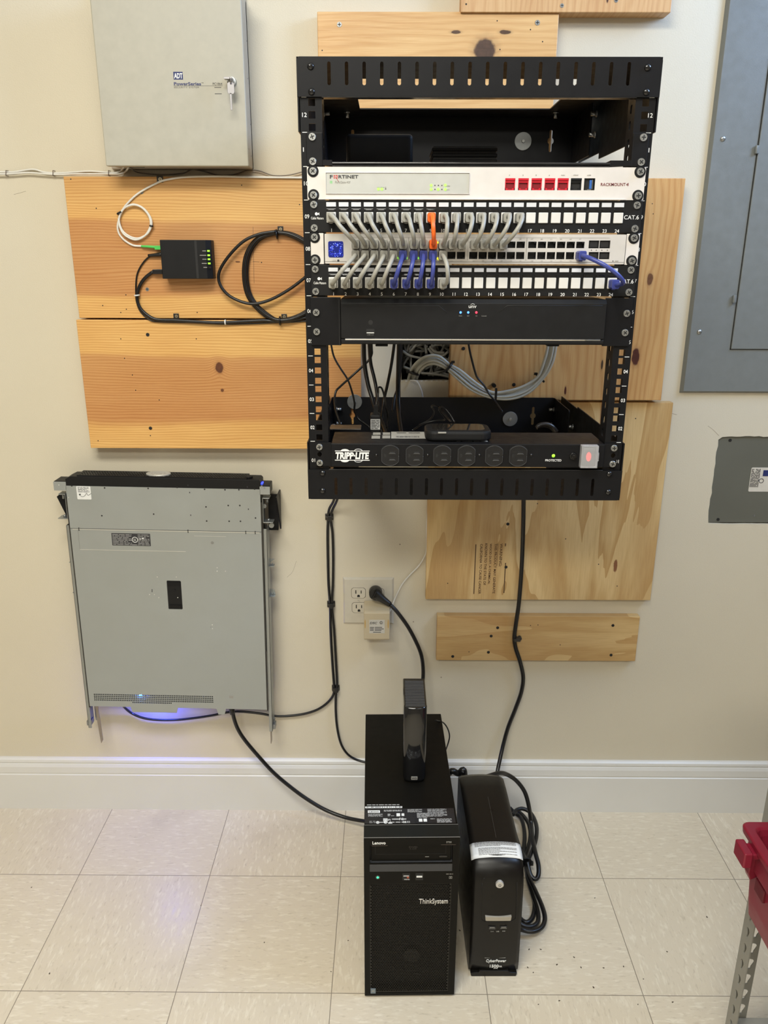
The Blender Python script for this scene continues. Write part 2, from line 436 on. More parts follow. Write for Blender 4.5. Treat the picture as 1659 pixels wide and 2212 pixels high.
for P in ([(1390, 880), (1420, 884), (1462, 896)], [(1529, 920), (1540, 928), (1553, 941)], [(620, 1247), (632, 1235), (640, 1212)], [(30, 420), (42, 417), (56, 413)]):
    mb.tube([A(a, b, -.0001) for a, b in P], .0003, n=5, sub=4)
o = mb.build('nail_hole', pm('scuff', (.30, .25, .19), .7), wb); struct(o)
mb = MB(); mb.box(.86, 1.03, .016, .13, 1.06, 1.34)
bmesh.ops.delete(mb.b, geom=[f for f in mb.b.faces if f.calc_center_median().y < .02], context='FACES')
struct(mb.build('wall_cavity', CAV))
mb = MB(); mb.box(RX0 - .05, RX1 + .05, RY0 - .05, .14, -.05, 0); struct(mb.build('floor', FLOOR))
mb = MB(); mb.box(RX0 - .05, RX1 + .05, RY0 - .05, .14, CEIL, CEIL + .05); struct(mb.build('ceiling', CEILM))
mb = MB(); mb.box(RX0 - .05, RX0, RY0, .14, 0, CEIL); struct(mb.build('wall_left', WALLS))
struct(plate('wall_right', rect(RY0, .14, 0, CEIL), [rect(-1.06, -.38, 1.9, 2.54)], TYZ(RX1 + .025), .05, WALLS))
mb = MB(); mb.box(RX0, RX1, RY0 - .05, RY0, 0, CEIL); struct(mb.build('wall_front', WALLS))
mb = MB()
for q in ((-1.06, -1.02, 1.9, 2.54), (-.42, -.38, 1.9, 2.54), (-1.06, -.38, 1.9, 1.94), (-1.06, -.38, 2.50, 2.54)):
    mb.box(RX1, RX1 + .05, q[0], q[1], q[2], q[3])
wf = mb.build('window_1', TRIM); struct(wf)
n = NT('window_glass'); n.out((.9, .95, 1), .02); n.bs.inputs['Transmission Weight'].default_value = 1.; n.bs.inputs['IOR'].default_value = 1.45
mb = MB(); mb.box(RX1 + .02, RX1 + .024, -1.025, -.415, 1.935, 2.505); struct(mb.build('window_pane', n.mat, wf))
# baseboard with two beads
prof = [(0, 0), (-.016, 0), (-.016, .1035), (-.0135, .1055), (-.0135, .1075), (-.0150, .1090), (-.0145, .126), (-.0120, .1335), (-.0095, .1345), (-.0095, .1365), (-.0115, .1380), (-.0105, .1445), (-.006, .148), (0, .1482)]
mb = MB(); mb.prism(prof, 'x', RX0, RX1); struct(mb.build('baseboard_back', TRIM))
# ceiling lamps: a key panel and added fill panels
for i, (lx, ly, sx, sy, p, c) in enumerate(LAMPS):
    t = thing('ceiling_light', (lx, ly, CEIL), ['flat ceiling light panel above the left of the rack wall', 'added fill light panel above the right side of the room', 'added fill light panel farther back on the left behind the camera'][i], 'light')
    mb = MB()
    for q in ((-1, -.94, -1, 1), (.94, 1, -1, 1), (-.94, .94, -1, -.9), (-.94, .94, .9, 1)):
        mb.box(lx + q[0] * sx / 2 * 1.06, lx + q[1] * sx / 2 * 1.06, ly + q[2] * sy / 2 * 1.1, ly + q[3] * sy / 2 * 1.1, CEIL - .02, CEIL)
    mb.build('frame', TRIM, t)
    mb = MB(); mb.box(lx - sx / 2, lx + sx / 2, ly - sy / 2, ly + sy / 2, CEIL - .008, CEIL - .002); mb.build('diffuser', glow('lamp_diffuser', c, 3.), t)

# ------------------------------------------------------------------ boards on the wall
YL = (.80, .50, .18); OR_ = (.60, .31, .115); DK = (.74, .55, .36)
MW1 = wood('pine_board_upper', 'x', YL, DK, bands=((1.2447, 1.5255), [(0, YL), (.16, YL), (.20, OR_), (.66, (.61, .33, .125)), (.70, YL), (1, (.66, .40, .15))]),
           knots=[(.545, 1.362, .022, .007, .010, .16, (.20, .07, .02))], freq=190, off=1.)
MW2 = wood('pine_board_lower', 'x', YL, DK, bands=((.966, 1.2447), [(0, YL), (.20, YL), (.26, OR_), (.72, (.62, .34, .13)), (.76, YL), (1, YL)]),
           knots=[(.4935, 1.146, .016, .022, -.014, .42, (.16, .05, .018)), (.4975, 1.098, .006, .006, .002, .5, (.18, .06, .02))], freq=175, off=7.)
MW3 = wood('weathered_pine_board', 'x', (.80, .52, .23), (.70, .50, .30), knots=[(1.036, 1.747, .022, .021, .018, .78, (.10, .045, .025)), (.980, 1.777, .016, .005, .004, .5, (.12, .05, .02)), (1.073, 1.777, .018, .006, -.004, .5, (.12, .05, .02))], freq=70, amp=.03, ringk=.28, off=3.)
MW4 = wood('jointed_pine_board', 'z', (.72, .46, .22), (.72, .52, .36), knots=[(1.83, 1.26, .01, .003, .002, .5, (.10, .03, .015))], freq=80, amp=.03, ringk=.35, off=5.)
MW5 = wood('resinous_pine_board', 'z', (.68, .42, .17), (.70, .50, .30), knots=[(1.172, 1.3785, .024, .0105, .006, .62, (.10, .018, .008)), (1.330, 1.392, .02, .010, .006, .5, (.20, .08, .03)), (1.10, 1.235, .012, .003, .003, .6, (.10, .01, .006)), (1.155, 1.309, .014, .003, .003, .6, (.06, .025, .01)), (1.10, 1.146, .02, .002, .002, .6, (.12, .01, .006))], freq=60, amp=.035, ringk=.42, off=9.)
MP1 = ply('plywood_large', 'z', ((.70, .50, .235), (.52, .32, .12), (.50, .31, .125)), off=2., spots=[(.690, 1.385, .018, .005, (.20, .06, .02)), (1.05, 1.32, .03, .002, (.35, .17, .06))])
MP2 = ply('plywood_strip', 'x', ((.66, .46, .205), (.52, .32, .12), (.50, .29, .11)), off=6.)
def board(name, x0, y0, x1, y1, th, mat, label, cat='board', zb=None, zt=None, xr=None, bev=.0012):
    a = A(x0, y0, -th); b = A(x1, y1, -th)
    X1 = xr if xr is not None else b.x; Z0 = zb if zb is not None else b.z; Z1 = zt if zt is not None else a.z
    mb = MB(); mb.box(a.x, X1, -th, 0, Z0, Z1)
    o = mb.build(name, mat, None, bev); tag(o, label, cat, None); return o, a.x, X1, Z0, Z1
bt = .036
xL = A(779.5, 800, -bt).x
L1, lx0, lx1, lz0, lz1 = board('pine_board', 136.5, 381, 700, 688.5, bt, MW1, 'upper pine board on the wall, carrying the small black modem and coiled cables', xr=xL)
L2, *_ = board('pine_board', 164, 690.5, 700, 970, bt, MW2, 'lower pine board with a round brown knot, under the modem board', xr=xL)
B3, *_ = board('pine_board', 685, 25, 1191, 300, bt - .006, MW3, 'pine board with a big dark knot behind the top of the rack', zb=1.525)
B4, *_ = board('pine_board', 997.5, -60, 1449, 27, bt, MW4, 'vertical grain pine board cut by the top edge of the photo')
B5, *_ = board('pine_board', 984, 384, 1428, 865, bt, MW5, 'pine board with a dark resin knot on the right of the rack')
P1, *_ = board('plywood_panel', 928, 868, 1405, 1297, .02, MP1, 'large plywood panel with stamped warning text below the rack', zt=A(1000, 868, -.02).z)
P2, *_ = board('plywood_panel', 944.5, 1330, 1372, 1428.5, .019, MP2, 'narrow plywood strip below the large stamped plywood panel')
SCRM = bpy.data.meshes.new('x')
def screwhead(parent, px, py, Y, r=.0035, mat=None, dark=False, name='screw'):
    p = A(px, py, Y); mb = MB()
    mb.cyl((p.x, Y + .001, p.z), (p.x, Y - .0008, p.z), r, r * .85, n=14)
    mb.m = 1; q = r * .6
    mb.box(p.x - q, p.x + q, Y - .0010, Y - .0006, p.z - r * .12, p.z + r * .12); mb.box(p.x - r * .12, p.x + r * .12, Y - .0010, Y - .0006, p.z - q, p.z + q)
    return mb.build(name, [SLOT if dark else (mat or CHRD), SLOT], parent)
def holes(parent, pts, Y, r=.0012, name='nail_hole'):
    for px, py in pts:
        p = A(px, py, Y); mb = MB(); mb.cyl((p.x, Y + .001, p.z), (p.x, Y - .0003, p.z), r, n=10); mb.build(name, SLOT, parent)
for px, py in ((306, 415), (318, 625)): screwhead(L1, px, py, -bt, .0042)
holes(L1, ((153, 387), (208, 450), (272, 637), (222, 660), (273, 668), (261, 675), (426, 675), (522, 400), (647, 442), (565, 567)), -bt)
mb = MB(); mb.tube([A(546.5, 490, -bt), A(547.5, 545, -bt), A(549, 612, -bt)], .0003, 5, 3); mb.tube([A(546, 565, -bt), A(560, 566, -bt)], .0003, 5, 0); mb.build('pencil_mark', DGRY, L1)
for px, py in ((319, 723), (325, 925)): screwhead(L2, px, py, -bt, .0042, dark=True)
holes(L2, ((261, 732), (424, 732), (269, 774), (286, 810), (293, 843), (344, 864), (212, 952), (325, 941), (728, 787), (708, 820)), -bt)
for px, py in ((733, 53), (1161, 49)): screwhead(B3, px, py, -bt + .006, .0052)
holes(B3, ((696, 109), (1074, 45), (1146, 64), (1080, 107), (1172, 90)), -bt + .006)
for px, py in ((1214, 12), (1331, 1)): screwhead(B4, px, py, -bt, .004)
holes(B4, ((1007, 9),), -bt, .0016)
for px, py in ((1110, 831), (1001, 753)): screwhead(B5, px, py, -bt, .0042, dark=True)
holes(B5, ((1372, 457), (1409, 440), (1411, 462)), -bt, .001)
for px, py in ((1097, 1132), (1093, 1225)): screwhead(P1, px, py, -.02, .0040, dark=True)
holes(P1, ((1373, 904), (1161, 1088), (1293, 1219), (1333, 1266), (967, 1260), (1222, 1164)), -.02, .0013)
for px, py in ((1075, 1356), (1061, 1374), (1055, 1409), (978, 1418), (1324, 1351), (1320, 1415)): screwhead(P2, px, py, -.019, .0040, dark=True)
holes(P2, ((1013, 1408), (1146, 1351), (1162, 1350), (1210, 1393)), -.019, .0012)
# stamped warning text, turned a quarter clockwise (letters run down the panel)
STAMP = pm('ink_stamp', (.12, .065, .03), .7, var=.4, scale=400)
L = []
for s_, xc, y0, y1, h in (('WARNING:', 1082, 1174, 1224, 6), ('THIS PRODUCT MAY GENERATE', 1069, 1174, 1282, 5.5), ('WOOD DUST, A CHEMICAL', 1058, 1174, 1262, 5.5), ('KNOWN TO THE STATE OF', 1048.5, 1174, 1264, 5.5), ('CALIFORNIA TO CAUSE CANCER', 1038, 1175, 1283, 5.5)):
    a = A(xc, y0, -.0201); b = A(xc, y1, -.0201); hh = (A(xc + h / 2, y0, -.02) - A(xc - h / 2, y0, -.02)).x
    L.append((s_, ((a.x + b.x) / 2, -.0201, (a.z + b.z) / 2), a.z - b.z, hh, dict(X=(0, 0, -1), Y=(1, 0, 0), bold=.012)))
texts('stamped_text', L, STAMP, P1)
mb = MB()
for xc, y0, y1 in ((1092, 1174, 1180), (1092, 1216, 1281), (1028, 1176, 1283), (1076, 1174, 1222)):
    a = A(xc, y0, -.0203); b = A(xc, y1, -.0203); mb.box(a.x - (.0012 if xc != 1076 else .0004), a.x + (.0012 if xc != 1076 else .0004), -.0203, -.0198, b.z, a.z)
mb.build('stamped_bar', STAMP, P1)

# ------------------------------------------------------------------ alarm cabinet
ya = -.09
ca = thing('alarm_cabinet', (.448, 0, 1.538), 'beige steel alarm cabinet with a key in its lock, upper left on the wall', 'cabinet')
mb = MB(); mb.box(.3165, .5805, -.078, 0, 1.5385, 1.835); mb.box(.296, .5805, -.012, 0, 1.5385, 1.845)
mb.build('body', CREAMS, ca, .0025)
mb = MB(); mb.box(.3115, .5855, ya, -.076, 1.5365, 1.845); mb.build('door', CREAMM, ca, .0022, 3)
mb = MB()
for py_, z_ in ((0, 1.80), (0, 1.765), (0, 1.715), (0, 1.70), (0, 1.62), (0, 1.60), (0, 1.572), (0, 1.562)):
    mb.cyl((.5802, -.045 + .03 * math.sin(z_ * 90), z_), (.5808, -.045 + .03 * math.sin(z_ * 90), z_), .0012, n=8)
mb.build('side_hole', DGRY, ca)
mb = MB(); mb.box(.345, .375, -.0535, -.0515, 1.5380, 1.5386); mb.build('knockout_slot', SLOT, ca)
mb = MB(); mb.pbox(374, 155, 395.5, 172, ya - .0002, .0004); mb.build('logo_plate', NAVY, ca)
texts('logo_lettering', [ptext('ADT', 375.5, 158, 394.5, 169.5, ya - .0004, bold=.03)], WHT, ca)
texts('printed_name', [ptext('PowerSeries', 375.5, 177.5, 434.5, 184.5, ya, bold=.025)], NAVY, ca)
texts('printed_model', [ptext('PC1864', 459.5, 178.5, 480, 184, ya), ptext('SECURITY SYSTEM', 376, 187, 429.5, 190.5, ya, space=1.5), ptext('TM', 435, 178, 439.5, 180.2, ya)], DGRY, ca)
mb = MB(); mb.pbox(375.5, 185, 480.5, 185.8, ya - .0001, .0003); mb.pbox(463, 188.2, 478, 189.6, ya - .0001, .0003); mb.pbox(464, 202, 479, 203.4, ya - .0001, .0003); mb.build('printed_rule', DGRY, ca)
p = A(501, 177, ya)
lk = MB(); lk.cyl((p.x, ya + .001, p.z), (p.x, ya - .006, p.z), .0088, .0082, n=28); lk.cyl((p.x, ya - .006, p.z), (p.x, ya - .012, p.z), .0060, .0056, n=24)
lk = lk.build('lock', CHR, ca, .0005)
kz = A(503, 238, ya - .02)
mb = MB()
mb.prism(rect(p.x - .011, p.x + .004, p.z + .0005, p.z + .0045, .0015), 'y', ya - .0225, ya - .0125)
mb.prism(rect(p.x - .0055, p.x + .0075, p.z - .024, p.z - .004, .004), 'y', ya - .0205, ya - .0188)
mb.box(p.x - .0017, p.x + .0022, ya - .0205, ya - .0188, kz.z, p.z - .022)
mb.tube([(p.x, ya - .021, p.z + .003), (p.x + .003, ya - .026, p.z - .002), (p.x + .001, ya - .022, p.z - .007)], .0011, n=6)
mb.build('key', pm('worn_nickel', (.33, .32, .33), .38, .9), lk, .0004)

# ------------------------------------------------------------------ small cables on the left wall
def cable(name, pts, r, mat, label, cat='cable', group=None, n=9, sub=7):
    mb = MB(); mb.tube(pts, r, n, sub); o = mb.build(name, mat); return tag(o, label, cat, group)
def PP(L, Y): return [A(a, b, (Y if len(q) < 3 else q[2])) for q in L for a, b in [q[:2]]]
yb = -bt
cable('alarm_wire', PP([(-90, 371), (0, 371.5), (30, 371.5), (70, 366), (95, 372), (120, 374), (160, 372), (195, 370), (236, 373), (252, 373), (262, 368), (267, 361, -.05)], -.0045), .0018, WHC, 'upper white wire stapled along the wall, entering the alarm cabinet')
cable('alarm_wire', PP([(-90, 376), (0, 376), (30, 375), (60, 373), (90, 375), (125, 377), (160, 376), (200, 376), (238, 376), (258, 376), (270, 372), (277, 362, -.05)], -.0085), .0018, WHC, 'lower white wire stapled along the wall, entering the alarm cabinet')
for px, lab in ((16.5, 'dark staple over the white wires at the left photo edge'), (117.5, 'dark staple over the white wires at the left end of the pine board'), (237, 'dark staple over the white wires just left of the alarm cabinet')):
    a = A(px, 369, -.003); b = A(px, 380, -.003); mb = MB()
    mb.tube([(a.x, .002, a.z), (a.x, -.0105, a.z), (b.x, -.0105, b.z), (b.x, .002, b.z)], .0007, 6, 0)
    tag(mb.build('cable_staple', pm('dark_wire', (.09, .05, .03), .4, .5)), lab, 'staple', 'staples over the alarm wires')
cable('thin_wire', PP([(280, 362, -.05), (300, 373, -.01), (350, 377, -.008), (395, 374), (415, 366), (440, 370), (470, 378), (505, 377), (535, 368), (560, 369), (590, 379), (625, 378), (665, 368)], -.006), .0012, pm('grey_thin_wire', (.22, .2, .17), .5), 'thin grey wire sagging along the wall under the alarm cabinet')
yw = yb - .003
cw = thing('fiber_cable', A(300, 480, yb), 'white fiber cable coiled into a small ring above the black modem', 'cable')
mb = MB()
mb.tube(PP([(720, 385), (654, 384), (560, 383), (470, 381), (400, 382.5), (362, 388), (340, 395), (300, 417), (275, 440), (262, 460), (254, 490), (262, 512), (285, 529), (308, 532)], yw), .0020, 9)
c0 = [(262, 458), (271, 448), (289, 441.5), (310, 450), (325, 470), (327, 488), (318, 505), (300, 514.5), (283, 512), (266, 500), (258, 482), (258.5, 466), (268, 450), (288, 442.5), (307, 449), (322, 467), (325, 487), (314, 508), (293, 518), (270, 508), (259, 490), (256, 472)]
mb.tube(PP(c0, yw - .004), .0019, 9)
mb.build('cable_jacket', WHC, cw)
a = A(305, 532, yw - .003); b = A(346, 535, yw - .003)
mb = MB(); mb.tube([a, A(325, 533, yw - .004), b], .0021, 10, 4, r1=.0032); mb.box(b.x - .010, b.x + .002, yw - .0085, yw + .001, b.z - .0038, b.z + .0038); mb.build('fiber_connector', GRN, cw, .0004)
def tie(px, py, Y, r, ax, mat, parent=None, name='cable_tie', tail=0):
    p = A(px, py, Y); mb = MB(); d = Vector(ax).normalized() * .0014
    mb.cyl(p - d, p + d, r, n=16)
    if tail: mb.box(p.x + r * .3, p.x + r * .3 + tail, Y - r - .001, Y - r + .002, p.z - .0012, p.z + .0012)
    return mb.build(name, mat, parent)
tie(258, 460, yw - .003, .0058, (-.5, 0, 1), CORD, cw); tie(327, 488, yw - .004, .0040, (.2, 0, 1), CORD, cw)

# modem
ym = yb - .034
md = thing('fiber_modem', A(405, 602, yb), 'small matte black modem with green lights on the upper pine board', 'modem')
a = A(344.5, 518, ym); b = A(459, 602.5, ym)
mb = MB(); mb.prism([(a.x, yb), (a.x, ym), (b.x - .010, ym), (b.x, ym + .010), (b.x, yb)], 'z', b.z, a.z); mb.build('case', BLKM, md, .0012)
mb = MB(); mb.pbox(424.3, 519, 424.9, 601.5, ym - .0001, .0004); mb.build('seam', SLOT, md)
mb = MB(); tx = MB()
for i, (w_, yy) in enumerate(((8, 542), (14, 551.5), (9, 560), (11, 569), (8, 577.5))):
    c_ = 446 + i * .6
    m2 = MB(); m2.pbox(c_ + 1.5, yy - 1.8, c_ + 7, yy + 1.8, ym - .0003, .0008); m2.build('status_light', LEDG if i < 4 else BLKG, md)
    tx.pbox(c_ - 1 - w_, yy - .8, c_ - 1, yy + .8, ym - .0001, .0003)
tx.build('printed_label', GRY, md)
# coax power and network lead from the modem
ml = thing('modem_cables', A(300, 600, yb), 'black network and power leads running from the modem to the rack, tied together', 'cable')
mb = MB(); mb.tube(PP([(352, 585), (332, 587), (312, 602), (300, 622), (296, 645), (304, 667), (325, 685), (345, 691), (380, 692), (430, 695), (475, 697), (530, 694), (570, 692), (600, 694), (640, 690), (700, 676)], yw - .003), .0034, 10)
mb.build('network_lead', CORD, ml)
mb = MB(); mb.tube(PP([(348, 552), (330, 551), (312, 564), (297, 590), (293.5, 620), (295, 650), (303, 672), (322, 690), (345, 695), (420, 697), (480, 700), (540, 699), (590, 697), (640, 695), (700, 690)], yw), .0016, 8)
mb.build('power_lead', CORD, ml)
a = A(331, 587, yw - .004); b = A(352, 586, yw - .004)
mb = MB(); mb.box(a.x, b.x, yw - .010, yw + .001, a.z - .0045, a.z + .0045); mb.tube([a + Vector((-.006, 0, -.003)), a], .0034, 8, 0); mb.build('network_plug', CORD, ml, .0008)
mb = MB(); a = A(320, 552, yw - .003); b = A(350, 549.5, yw - .003); mb.tube([a, (a + b) / 2, b], .0026, 10, 4, r1=.0044); mb.build('power_plug', CORD, ml)
tie(296, 638, yw - .003, .0058, (-.1, 0, 1), STK, ml); tie(487, 696, yw - .003, .0055, (1, 0, 0), STK, ml)
# black coil
cc = thing('coiled_cable', A(600, 600, yb), 'large loop of black cable fixed to the pine board left of the rack', 'cable')
ring = [(596, 500), (556, 514), (532, 548), (526, 590), (532, 632), (550, 662), (578, 685), (606, 693), (638, 689), (672, 672), (700, 640), (712, 600), (700, 550), (664, 522), (630, 505), (596, 500)]
for k, (dx, dy, yy, nm) in enumerate(((0, 0, -.004, 'cable_turn'), (4, 3, -.011, 'cable_turn'), (8, 1, -.006, 'cable_turn'))):
    mb = MB(); mb.tube([A(596 + (x - 596) * (1 - .02 * k) + dx * (1 if x < 600 else -1) * .6, 598 + (y - 598) * (1 - .015 * k), yb + yy) for x, y in ring], .0034, 10); mb.build(nm, CORD, cc)
mb = MB(); mb.tube(PP([(596, 500), (560, 506), (525, 522), (492, 556), (473, 590), (477, 618), (500, 642), (540, 656), (580, 649), (625, 625), (668, 592), (705, 560)], yw - .012), .0032, 10); mb.build('cable_loop', CORD, cc)
tie(598, 506, yw - .005, .0095, (1, 0, .1), CORD, cc); tie(605, 693, yw - .005, .0095, (1, 0, 0), CORD, cc)
CLIPB = pm('black_clip_plastic', (.02, .018, .015), .35)
def clip(px, py, s, Y, lab, parent=None):
    p = A(px, py, Y); t = thing('cable_clip', (p.x, Y, p.z), lab, 'clip', None)
    mb = MB(); mb.box(p.x - s, p.x + s, Y - .003, Y, p.z - s, p.z + s); mb.build('mount', CLIPB, t, .0006)
    screwhead(t, px, py, Y - .003, s * .62, pm('brass_screw', (.55, .46, .30), .3, .9))
    return t
clip(346, 387, .0062, yb, 'black clip holding the white cable under the alarm cabinet')
clip(381, 683, .0056, yb, 'black clip above the tied leads, under the modem')
clip(606, 495, .0056, yb, 'black clip at the top of the black cable loop')
clip(614, 684, .0056, yb, 'black clip at the bottom of the black cable loop')

# ------------------------------------------------------------------ electric panel and recessed box on the right
ep = thing('electric_panel', (1.66, 0, 1.091), 'tall grey electric panel with a hinged door at the right edge', 'electric panel')
mb = MB(); X0, X1, Z0, Z1 = 1.4925, 1.92, 1.0905, 2.02
v = [mb.b.verts.new(p) for p in [(X0, 0, Z0), (X1, 0, Z0), (X1, 0, Z1), (X0, 0, Z1), (X0 + .005, -.011, Z0 + .005), (X1 - .005, -.011, Z0 + .005), (X1 - .005, -.011, Z1 - .005), (X0 + .005, -.011, Z1 - .005)]]
for q in ((0, 1, 5, 4), (1, 2, 6, 5), (2, 3, 7, 6), (3, 0, 4, 7), (4, 5, 6, 7), (3, 2, 1, 0)): mb._f([v[i] for i in q])
mb.build('cover', PNL, ep, .0008)
mb = MB(); mb.box(1.5875, 1.83, -.0145, -.010, 1.1865, 1.93); mb.build('door', PNL, ep, .0012)
mb = MB(); mb.box(1.5858, 1.5878, -.0113, -.0108, 1.185, 1.93); mb.box(1.5858, 1.83, -.0113, -.0108, 1.185, 1.1868); mb.build('door_gap', SLOT, ep)
for px, py in ((1635, 323), (1586, 646)):
    p = A(px, py, -.016); mb = MB(); mb.cyl((p.x, -.015, p.z - .0075), (p.x, -.015, p.z + .0075), .0032, n=14); mb.box(p.x, p.x + .005, -.0165, -.0145, p.z - .007, p.z + .007); mb.build('hinge', PNL, ep, .0003)
for px, py in ((1562, 300), (1511, 717)):
    p = A(px, py, -.011); mb = MB(); mb.dome((p.x, -.011, p.z), (0, -1, 0), .0052, .003); mb.m = 1; mb.box(p.x - .003, p.x + .003, -.0143, -.0138, p.z - .0005, p.z + .0005)
    mb.build('cover_screw', [CHR, SLOT], ep)
jb = thing('recessed_box', (1.7, .004, .79), 'grey steel cover set in a ragged wall cutout, right edge', 'junction box')
mb = MB(); mb.box(1.586, 1.85, .004, .006, .790, 1.0); mb.build('cover', BOXG, jb)
mb = MB(); mb.box(1.586, 1.85, .012, .07, .775, 1.01); mb.build('box', BOXG, jb)
for px, py in ((1577, 951), (1551, 1122)):
    p = A(px, py, .004); mb = MB(); mb.cyl((p.x, .0045, p.z), (p.x, .003, p.z), .0036, n=14); mb.build('screw_hole', SLOT, jb)
mb = MB(); mb.cyl(A(1629, 1114, .004), A(1629, 1114, .004) + Vector((0, -.0005, 0)), .0022, n=8); mb.build('rivet', CHRD, jb)
a = A(1624, 1010, .003); b = A(1611, 1062, .003)
lab = plate('rating_label', rect(a.x, 1.84, b.z, a.z, .003), [], TXZ(.0035), .0006, pm('cream_sticker', (.66, .62, .54), .5), jb)
mb = MB(); lines(mb, -.045, -.002, 0, .020, 7, 0, seed=5, X=(0, 0, 1), Z=(-1, 0, 0), org=(a.x + .021, .0031, a.z - .001)); mb.build('fine_print', DGRY, lab)
mb = MB(); mb.box(a.x + .0275, 1.82, .0026, .0032, a.z - .020, a.z - .006); mb.build('logo_block', NAVY, lab)
p = Vector((a.x + .026, .003, a.z - .031)); lab2 = plate('certification_mark', disc(p.x, p.z, .0056, 20), [disc(p.x, p.z, .0044, 20)], TXZ(.0029), .0004, DGRY, lab)

# ------------------------------------------------------------------ wall rack
U = .04445; RC = .9791; RZ = 1.0492; RF = -.507           # rack centre, bottom of unit 1, front of the posts
def uz(n_): return RZ + (n_ - 1) * U
RL, RR = .7300, 1.2255
rk = thing('wall_rack', (RC, -.03, .999), 'black open twelve unit rack standing out from the wall, holding the network gear', 'equipment rack')
YB = -bt - .004                                             # back plates sit on the boards
def keyhole(cx, cz, s=1.3):
    pts = []
    for k in range(9): t = math.radians(180 * k / 8); pts.append((cx + .0028 * math.cos(t), cz + .017 + .0028 * math.sin(t)))
    for k in range(7): t = math.radians(117 + 126 * k / 6); pts.append((cx + .0062 * math.cos(t), cz + .0062 * math.sin(t)))
    for k in range(9): t = math.radians(180 + 180 * k / 8); pts.append((cx + .0028 * math.cos(t), cz - .017 + .0028 * math.sin(t)))
    for k in range(7): t = math.radians(-63 + 126 * k / 6); pts.append((cx + .0062 * math.cos(t), cz + .0062 * math.sin(t)))
    return pts
def slots(zc, hh, n_=18):
    x0 = A(711, 180, RF - .004).x; x1 = A(1356, 180, RF - .004).x
    return [rect(x0 + (x1 - x0) * i / (n_ - 1) - .0024, x0 + (x1 - x0) * i / (n_ - 1) + .0024, zc - hh, zc + hh, .0023, 3) for i in range(n_)]
def bracket(top):
    zo = 1.632 if top else .999; s = -1 if top else 1
    fz = sorted((zo, uz(13) if top else RZ - .001)); fe = 1.5385 if top else 1.0925
    # front fascia with its two ears
    if top: out = [(RL - .003, fe), (RL - .001, fe - .003), (.7605, fe), (.7605, fz[0]), (1.1977, fz[0]), (1.1977, fe), (RR + .001, fe - .003), (RR + .003, fe), (RR + .003, zo - .004), (RR - .001, zo), (RL + .001, zo), (RL - .003, zo - .004)]
    else: out = [(RL - .003, fz[1]), (RL - .003, zo + .004), (RL + .001, zo), (RR - .001, zo), (RR + .003, zo + .004), (RR + .003, fz[1]), (1.1977, fz[1]), (.7605, fz[1])]
    if top: out = [(RL - .003, fz[0]), (1.229 - .0005, fz[0]), (RR + .003, zo - .004), (RR - .001, zo), (RL + .001, zo), (RL - .003, zo - .004)]
    b = plate('front_fascia', out, slots((fz[0] + fz[1]) / 2 + (.004 if top else -.003), .0145), TXZ(RF - .003), .002, BLK, rk)
    mb = MB(); mb.box(.7605, 1.1977, RF - .004, RF + .010, fz[0 if top else 1] - .001, fz[0 if top else 1] + .001); mb.build('fascia_lip', BLKL, rk, .0007, 3)
    # top or bottom pan with its cable opening
    plate('pan', rect(RL - .002, RR + .002, RF - .003, YB), [rect(.8005, 1.1495, -.3805, -.1225)], TXY(zo - s * -.001 if not top else zo - .001), .002, BLK, rk)
    for x_ in (RL - .002, RR + .002):
        zz = sorted((zo, fe)); z2 = sorted((zo, fe + (.010 if top else -.004)))
        poly = [(RF - .003, zz[0]), (-.20, zz[0]), (-.20, z2[0] if top else zz[0]), (YB, z2[0] if top else zz[0]), (YB, zz[1]), (RF - .003, zz[1])]
        if not top: poly = [(RF - .003, zz[0]), (YB, zz[0]), (YB, z2[1]), (-.19, z2[1]), (-.19, zz[1]), (RF - .003, zz[1])]
        plate('side_plate', poly, [], TYZ(x_), .002, BLK, rk)
    zb_ = sorted((zo, 1.5450 if top else 1.0855)); xl, xr_ = RL + .004, 1.2115
    kz = 1.588 if top else 1.046
    kx = [A(1189, 305, YB).x, A(762, 305, YB).x] if top else [A(1151, 895, YB).x, A(761, 895, YB).x]
    plate('back_plate', rect(xl, xr_, zb_[0], zb_[1], .003), [keyhole(q, kz) for q in kx], TXZ(YB - .001), .002, BLK, rk)
    for x_ in (xl, xr_):
        poly = rect(-.19, YB, zb_[0], zb_[1], .004); plate('back_flange', poly, [], TYZ(x_), .002, BLK, rk)
bracket(True); bracket(False)
mb = MB(); mb.pbox(962, 245.5, 989, 247.5, YB - .0022, .0004); mb.build('back_plate_slot', GRY, rk)
